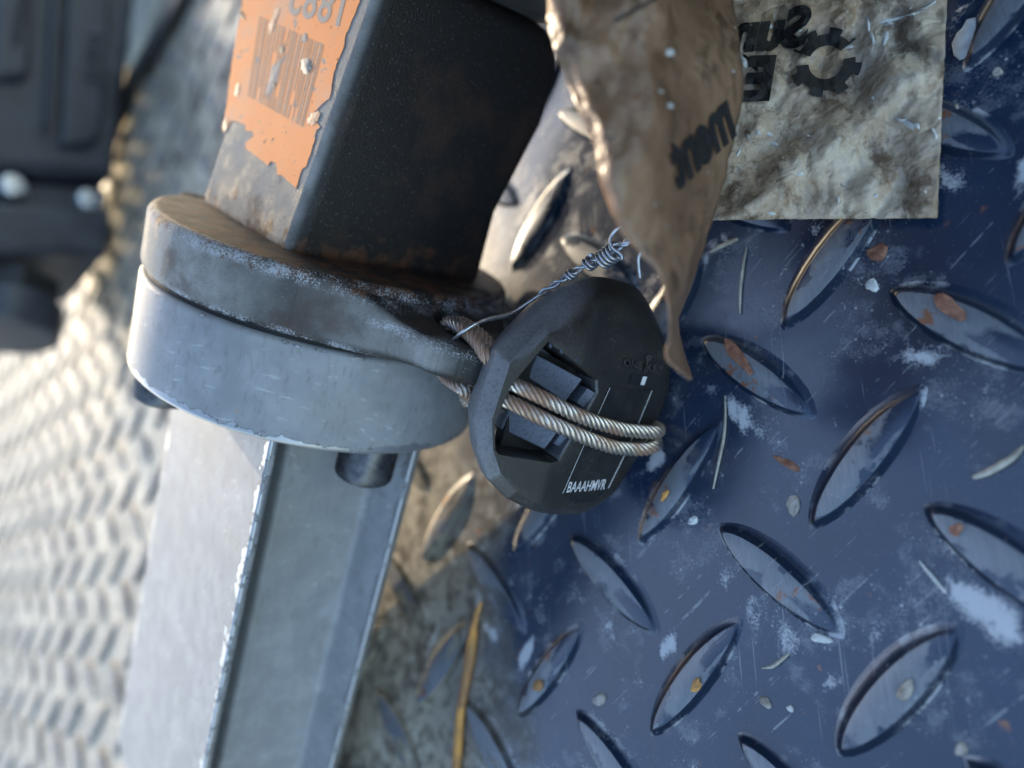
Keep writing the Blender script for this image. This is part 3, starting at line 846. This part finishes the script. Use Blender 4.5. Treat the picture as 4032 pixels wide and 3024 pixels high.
# ------------------------------------------------------------------ tie wire
tw = Thing('tie_wire', 'thin bright galvanised wire twisted and knotted between cable and vinyl sheet', 'wire', at(1780, 1330, 150))
def wire(P, r=.36, step=.5): return tube(resample(catmull(P, 12), step), r, 7)
base = [at(1778, 1345, 154), at(1830, 1302, 151), at(1905, 1262, 152), at(2000, 1240, 155), at(2085, 1188, 156), at(2160, 1136, 156), at(2236, 1086, 154), at(2318, 1036, 152), at(2400, 992, 150), at(2450, 965, 146), at(2520, 915, 141)]
bp = resample(catmull(base, 12), .5)
nb0 = len(bp)
def pitchhelix(P, R, ph, i0):
    T, N_ = frames(P); out_ = []; s_ = 0
    for i, p in enumerate(P):
        t_ = max(0, (i - i0) / (len(P) - i0)); tw_ = 2 * math.pi * t_ * 5.2
        out_.append(p + (N_[i] * math.cos(ph + tw_) + T[i].cross(N_[i]) * math.sin(ph + tw_)) * R)
    return out_
V, F = join(tube(pitchhelix(bp, .42, 0.6, int(nb0 * .45)), .34, 7), tube(pitchhelix(bp, .42, 3.7, int(nb0 * .45)), .34, 7))
add('twisted_pair', [v - tw.org for v in V], F, MAT_GALV, tw, angle=80)
# wrapped coils: around the twist
def coil(px, py, z, turns, R, pitch, ax_):
    ax_ = ax_.normalized(); u_ = ax_.orthogonal().normalized(); w_ = ax_.cross(u_); c = at(px, py, z); out_ = []
    K = int(turns * 22)
    for k in range(K + 1):
        a = 2 * math.pi * turns * k / K; out_.append(c + ax_ * (pitch * turns * (k / K - .5)) + (u_ * math.cos(a) + w_ * math.sin(a)) * R)
    return out_
axd = at(2450, 965, 146) - at(2250, 1115, 156)
c1 = coil(2400, 1005, 149.5, 4.2, 1.75, .95, axd); c2 = coil(2326, 1034, 151.5, 2.0, 1.25, .95, axd); c3 = coil(2250, 1080, 153.5, 1.6, .9, .9, axd)
V, F = join(tube(c1, .36, 7), tube(c2, .36, 7), tube(c3, .34, 7))
add('coil', [v - tw.org for v in V], F, MAT_GALV, tw, angle=80)
lp_ = [at(2430, 1010, 147.5), at(2450, 1020, 146), at(2445, 1000, 145.5), at(2412, 975, 145.5), at(2403, 945, 145.5), at(2420, 912, 145), at(2455, 890, 143), at(2490, 868, 140)]
v2 = [at(2415, 965, 147), at(2450, 958, 145.5), at(2500, 952, 143), at(2540, 948, 138)]
v3 = [at(2530, 985, 138), at(2516, 1015, 139), at(2517, 1050, 140), at(2522, 1092, 141)]
V, F = join(wire(lp_, .34), wire(v2, .34), wire(v3, .36))
add('loose_end', [v - tw.org for v in V], F, MAT_GALV, tw, angle=80)

# ------------------------------------------------------------------ vinyl sheet, printed, torn and folded towards the camera
sh_org = on_deck(3690, 855, 3)
sheet = Thing('vinyl_sheet', 'torn dirty brown vinyl sheet with black lettering, one flap twisted to a point', 'vinyl sheet', sh_org)
def interp(tab, y):
    if y <= tab[0][0]: return tab[0][1]
    for (a, va), (b, vb) in zip(tab, tab[1:]):
        if y <= b:
            t_ = (y - a) / (b - a); t_ = t_ * t_ * (3 - 2 * t_) * .5 + t_ * .5
            return va + (vb - va) * t_
    return tab[-1][1]
TL_ = [(-260, 2150), (0, 2158), (100, 2162), (200, 2185), (300, 2225), (400, 2262), (500, 2310), (600, 2350), (700, 2362), (800, 2395), (900, 2440), (1000, 2520), (1060, 2580), (1120, 2612), (1200, 2632), (1280, 2640), (1340, 2634), (1390, 2620), (1420, 2626), (1450, 2660), (1495, 2716)]
TR_ = [(-260, 2850), (0, 2885), (150, 2905), (300, 2925), (420, 2918), (520, 2892), (640, 2866), (760, 2838), (860, 2805), (960, 2775), (1060, 2742), (1120, 2722), (1200, 2690), (1260, 2668), (1310, 2672), (1360, 2684), (1420, 2700), (1460, 2715), (1495, 2726)]
def flap_z(px, py):
    l, r_ = interp(TL_, py), interp(TR_, py); s_ = min(1, max(0, (px - l) / (r_ - l)))
    z = 106 + 14 * s_ + 12 * s_ ** 6 + 8 * max(0, (py - 700) / 700)
    wd = (r_ - l) / 700
    # long vertical creases and rolled left edge
    z += wd * (2.6 * math.sin(s_ * 9 + py * .0018) + 1.6 * noise.noise(Vector((px * .006, py * .0025, 3))) * 2 + 1.2 * noise.noise(Vector((px * .016, py * .008, 9))))
    z += 5 * max(0, .10 - s_) / .10 * wd
    if py > 1080: z += 2.2 * math.sin((py - 1080) * .02) * (abs(s_ - .5) - .25) * 1.2
    return z
def sheet_h(px, py):
    a = max(0, (3715 - px) / 900)
    h = 3.0 + 15 * a * a + 4 * a * max(0, (900 - py) / 900)
    h += 2.6 * noise.noise(Vector((px * .0035, py * .0035, 1))) + 2.2 * noise.noise(Vector((px * .009, py * .009, 5))) + .8 * noise.noise(Vector((px * .025, py * .025, 2)))
    # crease running down to the left
    d_ = ((px - 3480) * .62 + (py - 400) * .78) / 60
    h += 2.6 * math.exp(-d_ * d_) - 1.2 * math.exp(-((d_ + 2.2) ** 2))
    return max(h, .6)
def sheet_z(px, py): return deck_depth(px, py, sheet_h(px, py))
V = []; F = []
NU, NV = 44, 110
for j in range(NV + 1):
    py = -260 + (1495 + 260) * j / NV
    l, r_ = interp(TL_, py), interp(TR_, py)
    l += 5 * noise.noise(Vector((py * .02, 0, 0))) + 4 * noise.noise(Vector((py * .06, 4, 0)))
    r_ += 5 * noise.noise(Vector((py * .015, 9, 0)))
    for i in range(NU + 1):
        px = l + (r_ - l) * i / NU; V.append(at(px, py, flap_z(px, py)))
for j in range(NV):
    for i in range(NU):
        a = j * (NU + 1) + i; F.append((a, a + 1, a + NU + 2, a + NU + 1))
add('flap_film', [v - sh_org for v in V], F, MAT_FLAP, sheet, angle=180, solid=.35, label='brown twisted flap of the sheet')
flapV = V; V = []; F = []; nf = 0
# far part
NA, NB = 60, 60
def far_px(s_, t_):
    px = 3690 + 50 * (1 - t_) + 3 * noise.noise(Vector((t_ * 30, 0, 0))) - s_ * 950
    py = -260 + (1118 + (8 * s_)) * t_ + (4 * noise.noise(Vector((s_ * 40, 3, 0))) if t_ > .98 else 0)
    return px, py
for j in range(NB + 1):
    for i in range(NA + 1):
        px, py = far_px(i / NA, j / NB); V.append(at(px, py, sheet_z(px, py)))
for j in range(NB):
    for i in range(NA):
        a = nf + j * (NA + 1) + i; F.append((a, a + 1, a + NA + 2, a + NA + 1))
# the fold joining both parts behind the flap
nj = len(V); jj = 0; rows = [j for j in range(NV + 1) if -260 + 1755 * j / NV <= 850]
for j in rows:
    py = -260 + 1755 * j / NV
    p_a = Vector(flapV[j * (NU + 1) + NU]); t_ = (py + 260) / 1118
    px, py2 = far_px(1, t_); p_b = at(px, py2, sheet_z(px, py2))
    for k in range(7):
        s_ = k / 6; q = p_a.lerp(p_b, s_) + (at(2800, py, 150) - at(2800, py, 130)) * math.sin(math.pi * s_) * .25
        V.append(q)
for a_ in range(len(rows) - 1):
    for k in range(6):
        a = nj + a_ * 7 + k; F.append((a, a + 1, a + 8, a + 7))
add('film', [v - sh_org for v in V], F, MAT_SHEET, sheet, angle=180, solid=.35)
# printing. The film is read from behind, so the letters run right to left.
def print_text(s, f2px, zf, name, bold=.045, lift=.9):
    tv, tf = text_mesh(s, 1.0, 0, bold, 0, 2)
    V = []
    for x, y, z in tv:
        px, py = f2px(x, y); V.append(at(px, py, zf(px, py) - lift) - sh_org)
    add(name, V, tf, MAT_INK, sheet, smooth=False)
print_text('Sun', lambda x, y: (3168 - x * 205 + y * 0 + y * 48, 165 + 18 * x - y * 215 + 10), sheet_z, 'printed_word', .05)
print_text('E', lambda x, y: (3035 - x * 215 + y * 38, 385 + 6 * x - y * 230), sheet_z, 'printed_word', .055)
def fl(x, y):
    bx, by = 2872 - x * 150 + y * 10, 470 + x * 118 + y * -165
    return (bx - y * 62, by)
print_text('ment', lambda x, y: (2900 - x * 108 - y * 72, 520 + x * 104 - y * 262), flap_z, 'printed_word', .045, 1.0)
# gear emblem
def gear(name):
    cx, cy = 3253, 245; parts = []
    K = 96
    for k in range(K):
        a0, a1 = 2 * math.pi * k / K, 2 * math.pi * (k + 1) / K
        deg = math.degrees(a0)
        if 318 < deg < 345 or 172 < deg < 196: continue
        tooth = (deg % 45) < 22
        ro = 150 if tooth else 122
        ri = 72
        q = [(cx + r_ * math.cos(a) * .95 - r_ * math.sin(a) * .10, cy + r_ * math.sin(a) * .92) for a, r_ in ((a0, ro), (a1, ro), (a1, (ro + ri) / 2), (a0, (ro + ri) / 2))]
        q2 = [(cx + r_ * math.cos(a) * .95 - r_ * math.sin(a) * .10, cy + r_ * math.sin(a) * .92) for a, r_ in ((a0, (ro + ri) / 2), (a1, (ro + ri) / 2), (a1, ri), (a0, ri))]
        for z_ in (q, q2): parts.append(([at(px, py, sheet_z(px, py) - .9) - sh_org for px, py in z_], [(0, 1, 2, 3)]))
    V, F = join(*parts); add(name, V, F, MAT_INK, sheet, smooth=False)
gear('gear_emblem')
print_bar = [(2418, 84), (2560, 0), (2640, -60), (2650, -45), (2566, 12), (2424, 92)]
parts = []
for k in range(12):
    t0, t1 = k / 12, (k + 1) / 12
    q = [(2416 + 230 * t0, 80 - 130 * t0), (2416 + 230 * t1, 80 - 130 * t1), (2421 + 230 * t1, 92 - 130 * t1), (2421 + 230 * t0, 90 - 130 * t0)]
    parts.append(([at(px, py, flap_z(px, py) - .5) - sh_org for px, py in q], [(0, 1, 2, 3)]))
V, F = join(*parts); add('printed_line', V, F, MAT_INK, sheet, smooth=False)
# white specks stuck to the film
parts = []
def speck(px, py, rx, ry, rot, zf, hgt=.8):
    pts = blob(px, py, rx, ry, rot, 9, .3)
    v = [at(x, y, zf(x, y) - .15) - sh_org for x, y in pts] + [at(px, py, zf(px, py) - .2 - hgt) - sh_org]
    parts.append((v, [(k, (k + 1) % 9, 9) for k in range(9)]))
for a in ((3520, 75, 50, 8, -.3), (3590, 55, 40, 7, -.3), (3660, 20, 38, 8, -.5), (3500, 92, 26, 8, 0), (3418, 95, 10, 30, -.2), (3435, 150, 9, 36, -.2), (3485, 150, 12, 32, .1), (3340, 185, 22, 8, -.2), (3160, 145, 18, 7, .2), (3170, 40, 9, 7, 0), (2945, 535, 9, 9, 0), (2985, 525, 12, 9, 0), (3035, 530, 16, 10, .3), (3050, 565, 18, 8, .2), (2908, 597, 8, 22, .5), (3180, 535, 12, 6, 0), (3150, 685, 16, 9, 0), (3580, 490, 30, 14, .5), (3610, 495, 18, 10, .6), (3545, 470, 26, 8, .2), (3680, 525, 9, 26, -.4), (3435, 385, 8, 8, 0), (2932, 240, 12, 26, -.5), (3035, 840, 22, 7, .1), (3450, 770, 14, 9, 0), (3300, 790, 6, 14, 0), (3035, 105, 14, 9, .2), (3145, 118, 14, 10, 0)):
    speck(*a, sheet_z)
for a in ((2637, 205, 22, 18, .6), (2605, 360, 12, 8, .2), (2885, 280, 6, 9, 0), (2640, 415, 18, 16, .4)):
    speck(*a, flap_z)
V, F = join(*parts)
add('white_specks', V, F, MAT_FLAKE_W, sheet, angle=60)['kind'] = 'stuff'
# ragged holes
for px, py, rx, ry, rot in ((2955, 245, 12, 44, -.75), (3120, 140, 46, 6, .55), (2935, 185, 7, 22, .1)):
    pts = blob(px, py, rx, ry, rot, 14, .2)
    v = [at(x, y, sheet_z(x, y) - .5) - sh_org for x, y in pts]
    add('tear', v, [tuple(range(14))], MAT_INK, sheet, smooth=False)

# ------------------------------------------------------------------ second machine housing at the back left
H0, H1 = on_deck(440, 860, 8), on_deck(552, -60, 8)
AZ = (H1 - H0); AZ.z = 0; AZ.normalize()
UPV = Vector((0, 0, 1)); AN = AZ.cross(UPV)           # horizontal, facing the camera or away
if AN.dot(CAM - H0) < 0: AN = -AN
AXV = UPV
hous = Thing('machine_housing', 'dark blue-black ribbed machine housing with two shiny bolts, out of focus', 'machine', Vector((H0.x, H0.y, 0)), (AZ, AN.cross(AZ) if False else AN, UPV) if AZ.cross(AN).dot(UPV) > 0 else (-AZ, AN, UPV))
def hp(px, py, off=0.0):      # photo pixel -> local (along, out, up) on the side face
    return hous.loc(on_plane(px, py, H0 + AN * off, AN))
def hbox(pts, o0, o1, name, mat, bev=2, parent=None, ref=0.0):
    q = [hp(*p, ref) for p in pts]; n_ = len(q)
    v = [(a.x, o0, a.z) for a in q] + [(a.x, o1, a.z) for a in q]
    F = [tuple(range(n_ - 1, -1, -1)), tuple(range(n_, 2 * n_))] + [(i, (i + 1) % n_, n_ + (i + 1) % n_, n_ + i) for i in range(n_)]
    return add(name, v, F, mat, parent or hous, bevel=bev, weld=True)
hb = hbox([(570, -260), (450, 690), (-260, 640), (-260, -260)], -90, 0, 'casing', MAT_HOUSING, 6)
hbox([(436, -200), (392, 560), (330, 590), (225, 580), (262, -200)], 0, 7, 'raised_panel', MAT_HOUSING, 5)
hbox([(128, -200), (110, 300), (80, 325), (-40, 320), (-10, -200)], 0, 7, 'raised_panel', MAT_HOUSING, 5)
hbox([(205, -200), (165, 520), (180, 520), (226, -200)], 0, 12, 'rib', MAT_HOUSING, 2.5)
hbox([(452, 700), (436, 830), (-260, 800), (-260, 640)], -80, -14, 'neck', MAT_HOUSING, 3)
hbox([(444, 820), (425, 1005), (-260, 985), (-260, 790)], -90, 2, 'foot_plate', MAT_HOUSING, 4)
# raised letters, too blurred to read, on the panels
for s_, p0, dpx in (('Pol-H', (345, 130), (-.06, 1)), ('NNNNN', (75, -30), (-.05, 1))):
    tv, tf = text_mesh(s_, 1.0, 0, 0, .08)
    sz = 82 if s_[0] == 'P' else 52
    V = []
    for x, y, z in tv:
        q = hp(p0[0] - y * sz * -1.0 - x * 8, p0[1] + x * sz, 7)
        V.append((q.x, 7 + (z + .08) * 14, q.z))
    add('raised_lettering', V, tf, MAT_HOUSING, hous, smooth=False)
for px, py in ((48, 742), (345, 798)):
    c = hp(px, py, -6)
    hv, hf = lathe(rounded_profile(8.2, 0, 14, 2.5), 24)
    add('bolt', [(c.x + x, -14 + z, c.z + y) for x, y, z in hv], hf, MAT_ZINC, hous)
# hex nut and round foot beneath the plate
c = hp(90, 1080)
hv, hf = lathe([(27, -22), (29, -20), (29, 8), (27, 10)], 6)
add('nut', [(c.x + z * (1 if hous.M3.col[0].dot(AZ) > 0 else -1), -30 + x, c.z + y) for x, y, z in hv], hf, MAT_BLACK, hous, bevel=1.5, weld=True)
c = hp(85, 1175)
hv, hf = lathe(rounded_profile(31, -16, 10, 4), 40)
add('round_foot', [(c.x + z * (1 if hous.M3.col[0].dot(AZ) > 0 else -1), -30 + x, c.z + y) for x, y, z in hv], hf, MAT_HOUSING, hous, weld=True)

# ------------------------------------------------------------------ strap, and a pale patch added for sunlit deck, at the back
def ribbon(path, w_, h0, h1):
    P = [on_deck(*p) for p in path]; L = []; n_ = len(P); v = []
    for i, p in enumerate(P):
        d_ = (P[min(i + 1, n_ - 1)] - P[max(i - 1, 0)]); d_.z = 0; d_.normalize(); s_ = Vector((-d_.y, d_.x, 0)) * w_ / 2
        for q in (p + s_, p - s_): v += [Vector((q.x, q.y, h0)), Vector((q.x, q.y, h1))]
    F = []
    for i in range(n_ - 1):
        a = 4 * i; b = a + 4
        F += [(a + 1, a + 3, b + 3, b + 1), (a, b, b + 2, a + 2), (a, a + 1, b + 1, b), (a + 2, b + 2, b + 3, a + 3)]
    F += [(0, 2, 3, 1), (4 * n_ - 4, 4 * n_ - 3, 4 * n_ - 1, 4 * n_ - 2)]
    return v, F
v, F = ribbon([(470, 520), (560, 330), (640, 190), (730, 40), (800, -90)], 17, 2, 9)
org = on_deck(560, 330)
o = add('black_strap', [p - org for p in v], F, MAT_BLACK, bevel=1.5, weld=True, origin=org)
top(o, 'blurred black strap lying diagonally on the deck at the back', 'strap')
pts = [on_deck(*p) for p in ((548, 250), (560, 60), (640, -120), (780, -160), (700, -10), (600, 190), (556, 300))]
org = pts[0].copy()
nn = len(pts); v = [Vector((p.x, p.y, 2)) - Vector((org.x, org.y, 0)) for p in pts] + [Vector((p.x, p.y, 11)) - Vector((org.x, org.y, 0)) for p in pts]
F = [tuple(range(nn - 1, -1, -1)), tuple(range(nn, 2 * nn))] + [(i, (i + 1) % nn, nn + (i + 1) % nn, nn + i) for i in range(nn)]
o = add('sunlit_deck_patch', v, F, MAT_PALE, bevel=1.2, weld=True, origin=(org.x, org.y, 0))
top(o, 'pale cream patch standing in for sunlit deck beside the black strap at the back', 'deck patch')

# ------------------------------------------------------------------ debris on the deck
def flake(px, py, rx, ry, rot, mat, name, label, cat, hgt=.7, group=None, base=.05):
    c = on_deck(px, py, base); k = deck_depth(px, py) / FPX
    n_ = 11; v = []; ph = [random.uniform(0, 6.28) for _ in range(3)]; r0 = [1 + .16 * math.sin(2 * 6.283 * i / 11 + ph[0]) + .12 * math.sin(3 * 6.283 * i / 11 + ph[1]) + random.uniform(-.07, .07) for i in range(n_)]
    ex = on_deck(px + 10, py) - on_deck(px, py); ey = on_deck(px, py + 10) - on_deck(px, py)
    for f, z in ((1.0, 0), (.97, hgt * .55), (.7, hgt * 1.0)):
        for i in range(n_):
            a = 2 * math.pi * i / n_; x, y = rx * r0[i] * f * math.cos(a), ry * r0[i] * f * math.sin(a)
            X, Y = x * math.cos(rot) - y * math.sin(rot), x * math.sin(rot) + y * math.cos(rot)
            p = ex * (X / 10) + ey * (Y / 10); v.append((p.x, p.y, z * (1 + random.uniform(-.3, .3)) if z else 0))
    v.append((0, 0, hgt * 1.05)); F = []
    for j in range(2):
        for i in range(n_): F.append((j * n_ + i, j * n_ + (i + 1) % n_, (j + 1) * n_ + (i + 1) % n_, (j + 1) * n_ + i))
    F += [(2 * n_ + i, 2 * n_ + (i + 1) % n_, 3 * n_) for i in range(n_)]
    o = add(name, v, F, mat, angle=35, origin=c); top(o, label, cat, group); return o
G = 'flakes scattered on the deck'
LH = 1.75
for px, py, rx, ry, rot, mt, lab, b_ in (
    (3100, 1825, 52, 16, .55, MAT_FLAKE_R, 'small pinkish chip halfway between tag and right edge', 0),
    (3125, 1988, 28, 40, .3, MAT_FLAKE, 'tan paper-like chip below the pinkish chip', 0),
    (3457, 995, 40, 34, 0, MAT_FLAKE_R, 'round brown flake just under the vinyl sheet bottom edge', 0),
    (3360, 915, 56, 15, -.25, MAT_FLAKE_R, 'long reddish sliver touching the vinyl sheet bottom edge', 0),
    (3770, 478, 38, 55, .1, MAT_FLAKE, 'oval tan flake right of the vinyl sheet edge', 0),
    (3738, 1208, 70, 36, .60, MAT_FLAKE_R, 'large rust-brown scab on the raised lug at right', LH),
    (2905, 1400, 26, 80, -.6, MAT_FLAKE_R, 'rusty peeling strip on the lug beside the tag', LH),
    (3435, 1125, 24, 28, .4, MAT_FLAKE_W, 'pale grey crumb below the round brown flake', 0),
    (3765, 2085, 26, 24, .2, MAT_FLAKE_R, 'angular red chip on the lug at right edge', LH),
    (3235, 2515, 38, 20, .2, MAT_FLAKE_W, 'crumbly pinkish-white bit at the end of the central lug', 0),
    (2362, 2755, 26, 24, 0, MAT_FLAKE, 'round pinkish-grey flake left of the lower lug', 0),
    (3015, 2765, 28, 18, .7, MAT_FLAKE, 'grey oval flake between the two lower lugs', 0),
    (3113, 2790, 10, 18, -.6, MAT_FLAKE_W, 'tiny pale flake right of the grey oval flake', 0),
    (2730, 2050, 24, 14, -.4, MAT_FLAKE_W, 'thin white triangular chip below the tag', 0),
    (3785, 2950, 30, 22, -.6, MAT_FLAKE, 'grey flake near the bottom right corner', 0),
    (2742, 2700, 16, 34, .45, MAT_RUST, 'bright orange rust blister on the lower lug', LH),
    (3565, 2720, 24, 52, .65, MAT_FLAKE, 'tan patch on the big lug at lower right', LH),
    (2118, 2700, 16, 28, .5, MAT_RUST, 'orange rust blister on the small lug left of centre', LH),
    (2618, 1950, 11, 24, .5, MAT_RUST, 'orange specks on the lug under the tag', LH),
    (3930, 285, 22, 15, 0, MAT_FLAKE, 'small tan flake near the upper right edge', 0),
    (3800, 160, 44, 80, .2, MAT_FLAKE_W, 'grey paint scab beside the vinyl sheet near the top', 0),
    (2900, 1395, 9, 16, 0, MAT_FLAKE_W, 'white crumb at the tip of the twisted flap', 0),
    (1770, 2010, 30, 82, .30, MAT_RUST, 'bright orange leaf sliver left of the tag, out of focus', 0)):
    flake(px, py, rx, ry, rot, mt, 'paint_flake' if mt in (MAT_FLAKE_W,) else ('rust_flake' if mt in (MAT_FLAKE_R, MAT_RUST) else 'dirt_flake'), lab, 'flake', .55, G, b_ + .03)
# dry stems
def stem(path, r, mat, name, label, cat, rf=None, h=None):
    P = [on_deck(x, y, (h or r) + .05) for x, y in path]
    v, F = tube(resample(catmull(P, 8), 1.0), r, 6, rf)
    o = add(name, [p - P[0] for p in v], F, mat, angle=80, origin=P[0]); top(o, label, cat)
tp_ = lambda t_: .35 + .65 * math.sin(math.pi * min(1, max(0, t_ * .9 + .05)))
stem([(2855, 1558), (2856, 1640), (2850, 1720), (2830, 1820), (2808, 1925)], .35, MAT_STRAW, 'dry_stem', 'straight dry grey stem right of the cable loop', 'stem', tp_)
stem([(2940, 975), (2925, 1060), (2915, 1150), (2914, 1235)], .33, MAT_STRAW, 'dry_stem', 'short dry stem right of the twisted flap tip', 'stem', tp_)
stem([(2795, 993), (2850, 965), (2905, 940)], .5, MAT_STRAW, 'dry_stem', 'stubby dry stem just below the vinyl sheet', 'stem', tp_)
stem([(4032, 1755), (3990, 1800), (3930, 1838), (3880, 1865), (3830, 1880)], .6, MAT_STRAW, 'curled_leaf', 'curled pale dry leaf sliver at the right edge', 'leaf', tp_)
stem([(3620, 2210), (3670, 2270), (3725, 2335)], .35, MAT_FLAKE_W, 'dry_stem', 'white stem fragment left of the right-edge lug', 'stem', tp_)
stem([(3000, 2630), (3040, 2625), (3075, 2600), (3105, 2575)], .4, MAT_STRAW, 'dry_stem', 'kinked pale stem between the central and lower lugs', 'stem', tp_)
stem([(1895, 2370), (1870, 2450), (1855, 2560), (1835, 2680), (1815, 2800), (1805, 2920), (1795, 3060)], 1.25, MAT_RUST, 'rusty_wire', 'rusty orange wire lying along the deck right of the grey bar', 'wire', lambda t_: .35 + .65 * min(1, t_ * 3) + .35 * math.exp(-((t_ - .27) / .09) ** 2))
